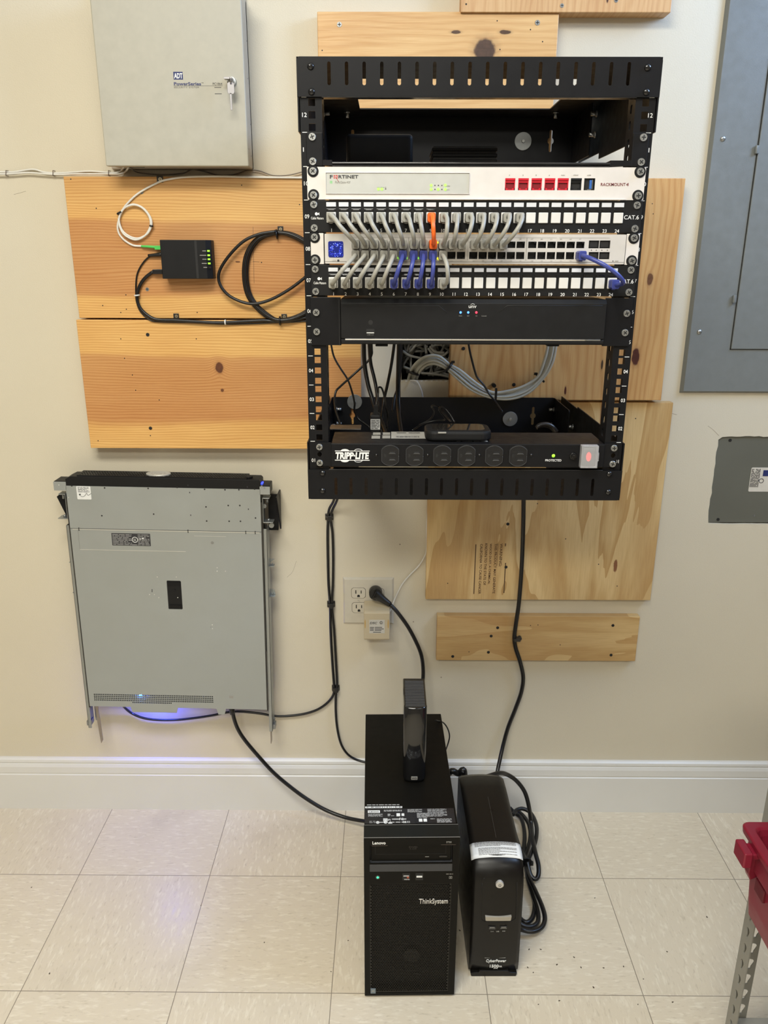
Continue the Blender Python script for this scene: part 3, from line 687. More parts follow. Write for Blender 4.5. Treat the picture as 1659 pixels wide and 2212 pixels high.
# posts: L section with square holes
def sq(cx, cz, a=.0047): return rect(cx - a, cx + a, cz - a, cz + a)
for side in (-1, 1):
    cx = RC + side * .23255; x0, x1 = (RL, .7607) if side < 0 else (1.1975, RR)
    hs = [sq(cx, uz(n_) + q) for n_ in range(1, 13) for q in (.00635, .022225, .0381)]
    post = plate('post', rect(x0, x1, 1.0, 1.583), hs, TXZ(RF + .001), .002, BLK, rk)
    xi = x1 if side < 0 else x0
    hs = [rect(RF + .014, RF + .024, uz(n_) + q - .006, uz(n_) + q + .006, .003, 2) for n_ in range(1, 13) for q in (.012, .033)]
    plate('post_flange', rect(RF + .002, RF + .036, 1.0, 1.63), hs, TYZ(xi + side * .001), .002, BLK, post)
    xo = RL + .001 if side < 0 else RR - .001
    plate('outer_flange', rect(RF + .002, RF + .034, 1.0, 1.583), [], TYZ(xo), .002, BLK, post)
    mb = MB(); tx = []
    tcx = .7358 if side < 0 else 1.2194
    for n_ in range(1, 13):
        mb.box(tcx - .0035, tcx + .0035, RF - .0003, RF + .0002, uz(n_ + 1) - .0004, uz(n_ + 1) + .0004)
        tx.append(('%02d' % n_, (tcx + .0002, RF, uz(n_) + .0222 if n_ > 1 else uz(1) + .0135), .0064 if n_ != 1 else .0055, .0056, dict(bold=.004)))
    texts('unit_number', tx, WHT, post); mb.build('unit_tick', WHT, post)
# fixing washers, bolts, cage nuts
for px, py, r_ in ((1130, 305, .0165), (766, 868, .0160), (1102, 905, .0160)):
    p = A(px, py, YB - .004); mb = MB(); mb.cyl((p.x, YB - .002, p.z), (p.x, YB - .0045, p.z), r_, n=28)
    wsh = mb.build('washer', CHRD, rk, .0004); mb = MB(); mb.cyl((p.x, YB - .0045, p.z), (p.x, YB - .0075, p.z), .0036, .0030, n=6); mb.build('bolt_head', CHR, wsh)
def nut(px, py, xa, ax=(1, 0, 0), onx=True, l=.010):
    if onx: d = ray(px, py); p = CAMC + d * ((xa - CAMC.x) / d.x)
    else: p = A(px, py, xa)
    e = Vector(ax); mb = MB(); mb.cyl(p - e * .001, p + e * l, .0036, n=6); mb.cyl(p - e * .0012, p + e * .0012, .0052, n=12); mb.build('fastening_nut', CHR, rk)
for px, py in ((700, 245), (717, 285), (715, 322)): nut(px, py, RL + .006, (1, 0, 0))
for px, py in ((1289, 246), (1285, 291), (1235, 282), (1230, 322)): nut(px, py, RR - .012, (-1, 0, 0))
for px, py in ((1196, 885), (1191, 915)): nut(px, py, 1.2095, (-1, 0, 0))
nut(1237, 922, RR - .004, (-1, 0, 0))
for px, py in ((727, 884), (728, 915)): nut(px, py, YB - .012, (1, 0, 0), False)
nut(714, 919, RL + .002, (1, 0, 0))
for px, py in ((737, 217), (1251, 216), (750, 254), (1200, 254)):
    p = A(px, py, -.30 if py < 230 else -.10); mb = MB(); mb.cyl((p.x, p.y, 1.630), (p.x, p.y, 1.619), .0036, n=6); mb.cyl((p.x, p.y, 1.630), (p.x, p.y, 1.6275), .0055, n=12); mb.build('fastening_nut', CHR, rk)
def blkscrew(px, py, Y=RF - .004):
    p = A(px, py, Y); mb = MB(); mb.dome((p.x, Y, p.z), (0, -1, 0), .0048, .0035); mb.build('fascia_screw', BLKG, rk)
for q in ((671, 143), (673, 198), (1399, 146), (1396, 199), (697, 1060), (1314, 1063), (697, 1022), (1316, 1024)): blkscrew(*q)

# one equipment screw, shared by every unit
def mk_screw(r):
    mb = MB(); mb.cyl((0, .001, 0), (0, -.0026, 0), r, r * .86, n=24)
    mb.m = 1; q = r * .55
    for a_ in (.5, .5 + math.pi / 2):
        T = Matrix.Rotation(a_, 4, 'Y'); mb.box(-q, q, -.0029, -.0024, -r * .13, r * .13, T)
    bmesh.ops.recalc_face_normals(mb.b, faces=mb.b.faces)
    me = bpy.data.meshes.new('screw'); mb.b.to_mesh(me); mb.b.free(); me.materials.append(CHR); me.materials.append(SLOT); return me
SCR = mk_screw(.0056)
mb = MB(); mb.cyl((0, .0012, 0), (0, -.0008, 0), .0084, .0078, n=24); WS = bpy.data.meshes.new('washer'); bmesh.ops.recalc_face_normals(mb.b, faces=mb.b.faces); mb.b.to_mesh(WS); mb.b.free(); WS.materials.append(BLKM)
SR = random.Random(3)
def screws(parent, x_, zlist, Y, wash=False):
    for z_ in zlist:
        o = bpy.data.objects.new('screw', SCR); COL.objects.link(o); o.parent = parent
        o.location = Vector((x_, Y - (.001 if wash else 0), z_)) - wloc(parent); o.rotation_euler = (0, SR.uniform(0, 3), 0)
        if wash:
            q = bpy.data.objects.new('washer', WS); COL.objects.link(q); q.parent = parent; q.location = Vector((x_, Y, z_)) - wloc(parent)
SX = (RC - .23255, RC + .23255)
ez = lambda n_: (uz(n_) + .0381, uz(n_) + .00635)
EL, ER = RC - .2413, RC + .2408
EL2, ER2 = .7400, 1.2205
YE = RF - .0035                                             # front face of the equipment ears

# unit 11 shelf
sh = thing('rack_shelf', (RC, -.40, uz(11)), 'black steel shelf near the top of the rack, carrying two black devices', 'rack shelf')
for x0, x1 in ((EL, .7606), (1.1976, ER)): mb = MB(); mb.box(x0, x1, YE, RF, uz(11) + .0005, uz(12) - .0005); mb.build('ear', BLK, sh, .0008)
mb = MB(); a = A(717, 350, YE); b = A(1318, 361.5, YE)
mb.box(a.x, b.x, YE, YE + .0015, b.z, a.z); mb.build('front_lip', BLKL, sh, .0006)
mb = MB(); mb.box(a.x, b.x, YE, -.20, b.z + .002, b.z + .0035); mb.build('tray', BLK, sh)
for x_, s_ in ((a.x, -1), (b.x, 1)):
    mb = MB(); e_ = .7606 if s_ < 0 else 1.1976
    pts = [(x_, YE), (x_, -.20), (x_ + s_ * .002, -.20), (x_ + s_ * .002, YE + .02), (e_, YE + .004), (e_, YE)]
    mb.prism(pts, 'z', b.z + .002, b.z + .009); mb.build('side_gusset', BLK, sh)
for x_ in SX: screws(sh, x_, ez(11), YE)
zs = b.z + .0037
dv = thing('black_adapter_box', (A(820, 340, -.3).x, -.33, zs), 'plain black rounded box standing on the left of the rack shelf', 'network device')
a = A(747, 288, -.33); b2 = A(892, 340, -.33)
mb = MB(); mb.box(a.x, b2.x, -.33, -.25, zs + .008, a.z); mb.build('case', BLKM, dv, .007, 4)
mb = MB()
for i in range(22): xx = a.x + .010 + i * (b2.x - a.x - .020) / 21; mb.box(xx - .0012, xx + .0012, -.326, -.25, zs, zs + .009)
mb.build('bottom_vent', BLKM, dv); 
dv = thing('ribbed_black_device', (A(1000, 340, -.3).x, -.36, zs), 'low black device with horizontal ribs in the middle of the rack shelf', 'network device')
a = A(934, 314, -.36); b2 = A(1074, 346, -.36)
mb = MB(); mb.box(a.x + .002, b2.x - .002, -.357, -.27, zs, a.z - .001); mb.build('core', SLOT, dv)
for i in range(5):
    z_ = zs + .0005 + i * (a.z - zs) / 5; mb = MB(); mb.box(a.x, b2.x, -.36, -.265, z_, z_ + (a.z - zs) / 5 * .62); mb.build('rib', BLKM, dv, .0012)

# unit 10 firewall kit
fw = thing('firewall_unit', (RC, -.45, uz(10)), 'white rack unit with green lights and five red sockets', 'firewall')
zt, zb_ = uz(11) - .0006, uz(10) + .0006
jx = [(1091.5, 1113), (1120, 1142), (1148.5, 1170.5), (1177, 1199), (1205, 1228), (1233.5, 1256), (1262.5, 1285)]
yj = A(1100, 385, YE).z, A(1100, 411.5, YE).z
hl = []
for x0, x1 in jx: a = A(x0, 385, YE); b = A(x1 - 1, 411, YE); hl.append(rect(a.x, b.x, b.z, a.z))
plate('front_panel', rect(EL, ER, zb_, zt, .001, 2), hl, TXZ(YE + .00125), .0025, FORT, fw)
mb = MB(); mb.box(.7660, 1.1925, YE + .004, -.33, zb_ + .001, zt - .001); mb.build('chassis', FORT, fw, .0015)
mb = MB(); mb.box(.7640, 1.1945, YE - .0035, YE + .001, zb_ - .0002, zb_ + .0016); mb.build('lower_lip', FORT, fw, .0005)
a = A(704, 373.5, YE); b = A(1012.5, 418, YE); mb = MB(); mb.box(a.x, b.x, YE - .0006, YE + .0005, b.z, a.z)
ins = mb.build('inset_front', FORTI, fw, .0008)
mb = MB()
for q in ((a.x - .0006, a.x, b.z - .0006, a.z + .0006), (b.x, b.x + .0008, b.z - .0006, a.z + .0006), (a.x - .0006, b.x + .0008, b.z - .0008, b.z), (a.x - .0006, b.x + .0008, a.z, a.z + .0006)): mb.box(q[0], q[1], YE - .0016, YE, q[2], q[3])
mb.build('inset_rim', FORT, fw, .0003)
Yi = YE - .0007
texts('printed_name', [ptext('F', 712.5, 378, 719, 385.5, Yi, bold=.02), ptext('RTINET', 731, 378, 774, 385.5, Yi, bold=.02)], DGRY, fw)
mb = MB(); 
for q in ((720.5, 378, 724, 380), (725, 378, 729.5, 380), (720.5, 380.8, 723, 383), (727, 380.8, 729.5, 383), (720.5, 383.8, 724, 385.6), (725, 383.8, 729.5, 385.6)): mb.pbox(*q, Yi, .0004)
mb.tube([A(724, 381, Yi - .0003), A(727.5, 386, Yi - .0003), A(732, 393, Yi - .0003)], .0003, 5, 0)
mb.build('printed_logo', REDP, fw)
texts('printed_model', [ptext('FortiGate 40F', 724, 391, 757, 396, Yi)] , GRY, fw)
texts('port_caption', [ptext(s_, c_ - w_, 377.2, c_ + w_, 379.6, YE - .0001) for s_, c_, w_ in (('1', 1100.5, .7), ('2', 1130, 1), ('3', 1158, 1), ('4', 1186.5, 1), ('WAN', 1216, 4), ('CONS', 1244, 5), ('USB', 1272.5, 4))] + [ptext('PWR', 815, 404, 820, 405.6, Yi), ptext('STATUS', 822, 404, 829, 405.6, Yi), ptext('HA', 831, 403.6, 834.5, 405.4, Yi), ptext('WAN', 958, 397.5, 965, 399, Yi), ptext('SPEED', 965.5, 401, 972, 402.6, Yi), ptext('LINK', 965.5, 409, 971, 410.6, Yi)], GRY, fw)
mb = MB(); [mb.pbox(713 + i * 1.8, 390.5, 714 + i * 1.8, 396.5, Yi, .0003) for i in range(3)]; mb.build('printed_grid', GRN, fw)
for lx, ly in ((817.5, 408.5), (825, 408.5), (931.5, 400.5), (931.5, 409), (946.5, 409), (962, 400), (962, 409)):
    p = A(lx, ly, Yi); mb = MB(); mb.cyl((p.x, Yi + .0005, p.z), (p.x, Yi - .0004, p.z), .0020, n=12); mb.build('status_light', LEDC, fw)
for lx, ly in ((833, 408), (939.5, 400.5), (939.5, 409), (947, 400.5), (954.5, 400.5), (954.5, 409)):
    p = A(lx, ly, Yi); mb = MB(); mb.cyl((p.x, Yi + .0005, p.z), (p.x, Yi - .0004, p.z), .0008, n=8); mb.build('unlit_light', DGRY, fw)
for i, (x0, x1) in enumerate(jx):
    a = A(x0, 385, YE); b = A(x1 - 1, 411, YE); m1, m2 = ((REDJ, REDJD) if i < 5 else (BLKM, SLOT))
    X0, X1, Z0, Z1 = a.x, b.x, b.z, a.z; W = X1 - X0; H = Z1 - Z0
    mb = MB(); mb.m = 1; mb.box(X0, X1, YE + .0035, YE + .0039, Z0, Z1); mb.m = 0
    mb.box(X0, X0 + W * .08, YE + .0002, YE + .0035, Z0, Z1); mb.box(X1 - W * .08, X1, YE + .0002, YE + .0035, Z0, Z1)
    if i < 6:
        mb.box(X0, X1, YE - .0005, YE + .0035, Z1 - H * .16, Z1); mb.box(X0, X1, YE + .0012, YE + .0035, Z1 - H * .36, Z1 - H * .16)
        mb.box(X0, X0 + W * .28, YE + .0002, YE + .003, Z0, Z0 + H * .18); mb.box(X1 - W * .28, X1, YE + .0002, YE + .003, Z0, Z0 + H * .18)
        mb.box(X0, X1, YE + .0008, YE + .0035, Z0, Z0 + H * .06)
    j = mb.build('network_socket' if i < 6 else 'usb_socket', [m1, m2], fw)
    if i == 6:
        mb = MB(); mb.box(X0 + W * .52, X0 + W * .72, YE + .0008, YE + .0038, Z0 + H * .12, Z1 - H * .15); mb.build('usb_tongue', USBB, j)
        mb = MB(); mb.box(X0 + W * .76, X0 + W * .80, YE + .0006, YE + .0038, Z0 + H * .1, Z1 - H * .12); mb.box(X0 + W * .35, X0 + W * .7, YE + .0006, YE + .0016, Z0 + H * .04, Z0 + H * .08); mb.build('usb_shell', CHR, j)
mt = texts('printed_mount_name', [ptext('RACKMOUNT', 1298, 395, 1351, 402, YE - .0001, bold=.006), ptext('4', 1352.5, 395, 1358, 402, YE - .0001)], pm('wine_print', (.18, .03, .04), .5), fw)
for x_ in SX: screws(fw, x_, ez(10), YE, True)

# patch panels
def patch_panel(n_, label, lx0, lx1, ly0, ly1, jy0, jy1, ny, cat6, brand):
    t = thing('patch_bay', (RC, -.49, uz(n_)), label, 'patch panel', 'black patch panels with white sockets')
    mb = MB(); mb.box(EL2, 1.2200, YE, RF, uz(n_) + .0006, uz(n_ + 1) - .0004); mb.box(.766, 1.192, RF, -.44, uz(n_) + .004, uz(n_ + 1) - .006); mb.build('panel', BLKM, t, .0006)
    xa = A(lx0, ly0, YE).x; xb = A(lx1, ly0, YE).x; pit = (xb - xa) / 23
    zl0, zl1 = A(900, ly1, YE).z, A(900, ly0, YE).z; zj0, zj1 = A(900, jy1, YE).z, A(900, jy0, YE).z
    wl = .0140; tx = []
    lm = MB(); lm.box(-wl / 2, wl / 2, -.0010, .0006, zl0, zl1); first = None
    for i in range(24):
        cx = xa + pit * i
        if i == 0:
            lb = MB(); lb.box(cx - wl / 2, cx + wl / 2, YE - .0010, YE + .0004, zl0, zl1); L0 = lb.build('label_strip', LABW, t, .0003)
            jb_ = MB(); w2 = .0068
            jb_.box(cx - w2, cx + w2, YE - .0022, YE + .0004, zj0, zj1); J0 = jb_.build('keystone_socket', PORTW, t, .0008, 2)
            kb = MB(); kb.box(cx - .0068, cx + .0068, YE - .0012, YE + .0002, zj1 + .0012, zj1 + .0046); kb.box(cx - .0045, cx + .0045, YE - .0020, YE - .0010, zj1 + .0018, zj1 + .0034); K0 = kb.build('latch', BLKG, t, .0003)
        else:
            for o in (L0, J0, K0): dup(o, t, o.location + Vector((pit * i, 0, 0)))
        tx.append((str(i + 1), (cx, YE, A(900, ny, YE).z), None, .0047, dict(bold=.004)))
    bm_ = lm.b; bm_.free()
    texts('port_number', tx, WHT, t)
    texts('printed_rating', [ptext('CAT.6', *cat6, YE, bold=.003)], WHT, t)
    bx, by = brand
    texts('printed_name', [ptext('Cable Matters', bx - 13.5, by + 3.5, bx + 13.5, by + 9, YE, bold=.004)], WHT, t)
    mb = MB(); p = A(bx - 2, by - 3, YE); mb.prism(disc(p.x, p.z, .0022, 14), 'y', YE - .0002, YE); mb.prism([(p.x + .0020, p.z), (p.x + .0042, p.z + .0022), (p.x + .0042, p.z - .0022)], 'y', YE - .0002, YE)
    mb.build('printed_logo', WHT, t)
    for x_ in SX: screws(t, x_, ez(n_), YE)
    return t, xa, pit, (zj0 + zj1) / 2
PA, pax, pap, paz = patch_panel(9, 'upper black patch panel, sixteen of its sockets in use', 715.2, 1338, 437.3, 446.8, 458.5, 481.5, 498, (1348.5, 465, 1379.5, 474), (685.5, 465))
PB, pbx, pbp, pbz = patch_panel(7, 'lower black patch panel, directly above the black recorder', 719.7, 1324.5, 578.7, 587.2, 599, 622.5, 635.3, (1339, 603.5, 1368, 612.5), (691, 605))

# network switch
sw = thing('network_switch', (RC, -.45, uz(8)), 'silver grey network switch with a blue display, between the two patch panels', 'network switch')
zt, zb_ = uz(9) - .0006, uz(8) + .0006
for x0, x1 in ((EL2 + .0006, A(699.5, 540, YE).x), (A(1351.5, 540, YE).x, 1.2205)): mb = MB(); mb.box(x0, x1, YE, RF, zb_, zt); mb.build('ear', FORT, sw, .0006)
Ys = YE - .002
bx0, bx1 = A(701.5, 540, Ys).x, A(1350.5, 540, Ys).x
cols = []
for s0, pt in ((769., 20.2), (893., 20.6), (1022.8, 20.3), (1149.4, 20.7)):
    cols += [s0 + pt * k for k in range(6)]
hl = []; PW = .0060
zr = [(A(1000, 521.5, Ys).z, A(1000, 535.5, Ys).z), (A(1000, 544, Ys).z, A(1000, 559.5, Ys).z)]
for c_ in cols:
    xx = A(c_, 540, Ys).x
    for z1_, z0_ in zr: hl.append(rect(xx - PW, xx + PW, z0_, z1_))
sfp = [(1272.5, 519.5, 1293.5, 536.5), (1296, 519.5, 1317.5, 536.5), (1272, 544.5, 1292.5, 560), (1295, 544.5, 1316, 560)]
for q in sfp: a = A(q[0], q[1], Ys); b = A(q[2], q[3], Ys); hl.append(rect(a.x, b.x, b.z, a.z))
plate('front_panel', rect(bx0, bx1, zb_ + .001, zt - .001, .0015, 3), hl, TXZ(Ys + .001), .002, UNI, sw)
mb = MB(); mb.box(.768, 1.190, Ys + .0125, -.30, zb_ + .001, zt - .001); mb.box(bx0, bx1, Ys + .002, Ys + .0125, zb_ + .001, zb_ + .002); mb.box(bx0, bx1, Ys + .002, Ys + .0125, zt - .002, zt - .001); mb.build('chassis', UNI, sw)
mb = MB()
a = A(705, 512.5, Ys); b = A(1317, 514.3, Ys)
for x0, x1 in ((a.x + .03, A(1203, 513, Ys).x), (A(1208, 513, Ys).x, b.x)): mb.box(x0, x1, Ys - .0002, Ys + .0006, b.z, a.z)
mb.box(bx0, bx1, Ys - .0002, Ys + .0005, zb_ + .0035, zb_ + .0039)
mb.build('vent_groove', SLOT, sw)
mb = MB()
for gx in (882.5, 1010.5, 1137): 
    p = A(gx, 540, Ys); mb.box(p.x - .0005, p.x + .0005, Ys - .0002, Ys + .0004, zb_ + .006, zt - .006)
mb.build('port_group_groove', GRY, sw)
first = None
for i, c_ in enumerate(cols):
    xx = A(c_, 540, Ys).x
    for r_, (z1_, z0_) in enumerate(zr):
        if i == 0:
            mb = MB(); mb.m = 1; mb.box(xx - PW, xx + PW, Ys + .009, Ys + .0095, z0_, z1_); mb.m = 0
            for q in ((xx - PW, xx - PW + .0004, z0_, z1_), (xx + PW - .0004, xx + PW, z0_, z1_)): mb.box(q[0], q[1], Ys + .002, Ys + .009, q[2], q[3])
            s_ = 1 if r_ == 0 else -1; ztab = z1_ if r_ == 0 else z0_
            for sx in (-1, 1):   # stepped shoulders beside the latch notch
                mb.box(min(xx + sx * PW, xx + sx * PW * .45), max(xx + sx * PW, xx + sx * PW * .45), Ys + .0005, Ys + .004, min(ztab, ztab - s_ * .0022), max(ztab, ztab - s_ * .0022))
            P0 = mb.build('network_port', [BLKM, SLOT], sw)
            if r_ == 0: PT = P0; X00 = xx
            else: PBt = P0
        else:
            o = (PT, PBt)[r_]; dup(o, sw, o.location + Vector((xx - X00, 0, 0)))
for q in sfp:
    a = A(q[0], q[1], Ys); b = A(q[2], q[3], Ys); mb = MB(); mb.box(a.x, b.x, Ys + .003, Ys + .012, b.z, a.z); mb.m = 1; mb.box(a.x + .002, b.x - .002, Ys + .0022, Ys + .003, b.z + .0015, a.z - .0015); mb.build('fiber_port', [BLKM, SLOT], sw)
mb = MB(); tcap = []
for k, x_ in enumerate((1277.5, 1288, 1300, 1312)):
    p = A(x_, 540.5, Ys); mb.cyl((p.x, Ys, p.z), (p.x, Ys - .0004, p.z), .0007, n=8)
mb.build('indicator_hole', SLOT, sw)
a = A(708.8, 521, Ys); b = A(742, 556, Ys)
mb = MB(); mb.prism(rect(a.x, b.x, b.z, a.z, .0025), 'y', Ys - .0006, Ys + .0004); dsp = mb.build('display', pm('navy_display', (.004, .008, .05), .15, emit=((.01, .03, .5), .35)), sw)
RR_ = random.Random(11); mb1 = MB(); mb2 = MB(); cxx, czz = (a.x + b.x) / 2 + .0003, (a.z + b.z) / 2 - .0006
for i in range(120):
    t = RR_.uniform(0, 6.283); r_ = RR_.gauss(.0072, .0016); x_ = cxx + r_ * math.cos(t); z_ = czz + r_ * 1.08 * math.sin(t)
    if not (a.x + .0008 < x_ < b.x - .0008 and b.z + .0008 < z_ < a.z - .0008): continue
    (mb2 if i % 4 == 0 else mb1).prism(disc(x_, z_, RR_.uniform(.00022, .00048), 6), 'y', Ys - .0009, Ys - .0006)
mb1.build('blue_pixels', DBL, dsp)['kind'] = 'stuff'; mb2.build('bright_pixels', DBW, dsp)['kind'] = 'stuff'
R5 = random.Random(2); caps = [ptext('USW', 718, 561.5, 726, 564.5, Ys), ptext('RESET', 1328.5, 563, 1336, 565.2, Ys)]
for i, c_ in enumerate(cols[10:]):
    k = (i + 10) * 2 + 1
    caps.append(ptext(str(k), c_ - 2.2, 515.6, c_ + 2.2, 517.6, Ys)); caps.append(ptext(str(k + 1), c_ - 2.2, 562.6, c_ + 2.2, 564.6, Ys))
texts('port_caption', caps, GRY, sw)
mb = MB(); p = A(730.8, 563, Ys); mb.prism(disc(p.x, p.z, .0017, 14), 'y', Ys - .0002, Ys + .0002); p = A(1324, 564, Ys); mb.prism(disc(p.x, p.z, .0008, 10), 'y', Ys - .0002, Ys + .0002); mb.build('printed_logo', DGRY, sw)
for lx, ly, m_ in ((886.5, 524, LEDY), (928, 524, LEDY), (945.5, 524, LEDY), (944.5, 558, LEDY), (947, 559.5, LEDY), (858, 557, LEDG), (878.5, 557.5, LEDC), (904, 557.5, LEDC), (863, 558, LEDG)):
    p = A(lx, ly, Ys); mb = MB(); mb.box(p.x - .0011, p.x + .0011, Ys - .0006, Ys + .0002, p.z - .0013, p.z + .0013); mb.build('port_light', m_, sw)
for x_ in SX: screws(sw, x_, ez(8), YE, True)

# patch cords
def plugm(mb, x, z, y0, L_=.020):
    w_, h_ = .0056, .0066
    mb.prism([(x - w_, z - h_ * .7), (x - w_ * .75, z - h_), (x + w_ * .75, z - h_), (x + w_, z - h_ * .7), (x + w_, z + h_ * .7), (x + w_ * .8, z + h_), (x - w_ * .8, z + h_), (x - w_, z + h_ * .7)], 'y', y0 - L_, y0)
    mb.box(x - w_ * .45, x + w_ * .45, y0 - L_ * .55, y0 - L_ * .2, z - h_ - .0016, z - h_)
def cord(x0, z0, x1, z1, mat, label, group, bulge=.034, lean=0., up=.0):
    t = thing('patch_cable', (x0, YE - .002, z0), label, 'cable', group)
    yy0, yy1 = YE - .002, Ys - .0002
    for (x_, z_, y_) in ((x0, z0, yy0), (x1, z1, yy1)):
        mb = MB(); plugm(mb, x_, z_, y_); mb.build('plug', mat, t, .0012, 2)
    y = YE - .021; yb_ = y - bulge; dz = z1 - z0; dx = x1 - x0
    P = [(x0, y + .004, z0), (x0 + lean * .3, y - .010, z0 + up), (x0 + dx * .12 + lean, y - bulge * .72, z0 + dz * .10 + up * .5), (x0 + dx * .35 + lean, yb_, z0 + dz * .36), (x0 + dx * .66 + lean * .8, yb_ + .001, z0 + dz * .66), (x0 + dx * .92 + lean * .3, y - bulge * .62, z0 + dz * .90), (x1, y - .008, z1 - dz * .01), (x1, y + .004, z1)]
    mb = MB(); mb.tube(P, .0031, 10, 7); mb.build('cable_jacket', mat, t); return t
swx = [A(c_, 540, Ys).x for c_ in cols]
zt_, zb2 = (zr[0][0] + zr[0][1]) / 2, (zr[1][0] + zr[1][1]) / 2
RC_ = random.Random(8)
for i in range(16):
    col_ = 'orange' if i == 8 else 'grey'
    lab = ('short grey patch cable from socket %d of the upper patch panel down to the switch' % (i + 1)) if i != 8 else 'bright orange patch cable from socket 9 of the upper patch panel'
    cord(pax + pap * i, paz - .0005, swx[i], zt_, PORNG if i == 8 else PGREY, lab, 'patch cables from the upper panel', bulge=.030 + RC_.uniform(-.004, .006), lean=RC_.uniform(-.001, .003), up=.0022)
for i in range(10):
    blue = 5 <= i <= 8
    cord(pbx + pbp * i, pbz - .001, swx[i], zb2, PBLUE if blue else PGREY, 'short %s patch cable from the switch down to socket %d of the lower panel' % ('blue' if blue else 'grey', i + 1), 'patch cables to the lower panel', bulge=.026 + RC_.uniform(-.003, .005), lean=RC_.uniform(-.001, .001) + (.004 if i == 9 else 0))
cord(pbx + pbp * 23, pbz - .001, swx[23], zb2, PBLUE, 'lone long blue patch cable at the right end of the switch', 'patch cables to the lower panel', bulge=.034, lean=.010)

# video recorder
vr = thing('video_recorder', (RC, -.40, uz(5)), 'black video recorder with blue and red lights, below the lower patch panel', 'video recorder')
z0_, z1_ = 1.2435, uz(7) - .002
mb = MB()
for x0, x1 in ((EL, .7835), (1.1790, ER)): m2 = MB(); m2.box(x0, x1, YE, RF, z0_, z1_); m2.build('ear', BLK, vr, .0006)
Yv = YE - .007
a = A(736, 648, Yv); b = A(1303, 745.5, Yv)
hz = A(900, 733, Yv).z; dz_ = .0014
mb = MB(); mb.prism([(-.22, z1_ - .002), (Yv + .006, z1_ - .002), (Yv, z1_ - .008), (Yv, hz + dz_), (Yv + .0022, hz + .0001), (Yv + .0006, hz - dz_), (Yv + .0006, b.z + .002), (Yv + .002, b.z), (-.22, b.z)], 'x', a.x, b.x); mb.build('front_case', BLKM, vr, .0004)
mb = MB(); mb.prism([(Yv + .0006, hz + dz_), (Yv - .0008, hz + .0002), (Yv + .0002, hz - dz_), (Yv + .003, hz)], 'x', a.x + .006, b.x - .005); mb.build('glare_strip', pm('mirror_glare_strip', (.8, .8, .8), .05, 1.), vr)  # bright mirror strip stands in for the glare on a black chamfer
mb = MB()
for pl in ([(740, 660.5), (948, 660.5), (966, 676)], [(1076, 675), (1096, 660), (1302, 660.5)]):
    mb.tube([A(x, y, Yv) for x, y in pl], .0005, 5, 0)
mb.build('front_crease', SLOT, vr)
mb = MB(); mb.pbox(731.5, 648, 734.5, 746, Yv + .004, .002); mb.build('case_gap', SLOT, vr)
texts('printed_logo', [ptext('unv', 1012.5, 660, 1029, 665.5, Yv, bold=.004)], WHT, vr)
mb = MB(); mb.tube([A(1016.5, 658, Yv - .0002), A(1021, 656, Yv - .0002), A(1025.5, 658, Yv - .0002)], .0003, 5, 3); mb.build('logo_arc', WHT, vr)
for lx, m_ in ((995, LEDB), (1011.5, LEDB), (1029, LEDR)):
    p = A(lx, 675, Yv); mb = MB(); mb.dome((p.x, Yv + .0002, p.z), (0, -1, 0), .0018, .0009, 12); mb.build('status_light', m_, vr)
texts('light_caption', [ptext('RUN', 991.5, 681.6, 998, 683.4, Yv), ptext('NET', 1009, 681.6, 1014, 683.4, Yv), ptext('HD', 1027, 681.6, 1031, 683.4, Yv), ptext('CLOUD', 1040, 681.8, 1051, 683.6, Yv), ptext('USB 2.0', 793, 722.5, 807, 724, Yv)], GRY, vr)
p = A(800.5, 696.5, Yv); mb = MB(); mb.cyl((p.x, Yv + .0005, p.z), (p.x, Yv - .0002, p.z), .0035, n=18); mb.build('mouse_socket', SLOT, vr)
mb = MB(); mb.pbox(791.5, 710.5, 808.5, 721, Yv - .0002, .0004); us = mb.build('usb_socket', SLOT, vr); mb = MB(); mb.pbox(792, 718.2, 808, 719.8, Yv - .0006, .0004); mb.build('usb_tongue', WHT, us)
for x_ in SX: screws(vr, x_, [A(686, 675, YE).z, A(687, 716.5, YE).z], YE)
for q0, q1 in ((811, 838), (1183, 1208)):
    mb = MB(); mb.pbox(q0, 744, q1, 748.5, Yv + .02, .02); mb.build('foot', BLKM, vr, .001)

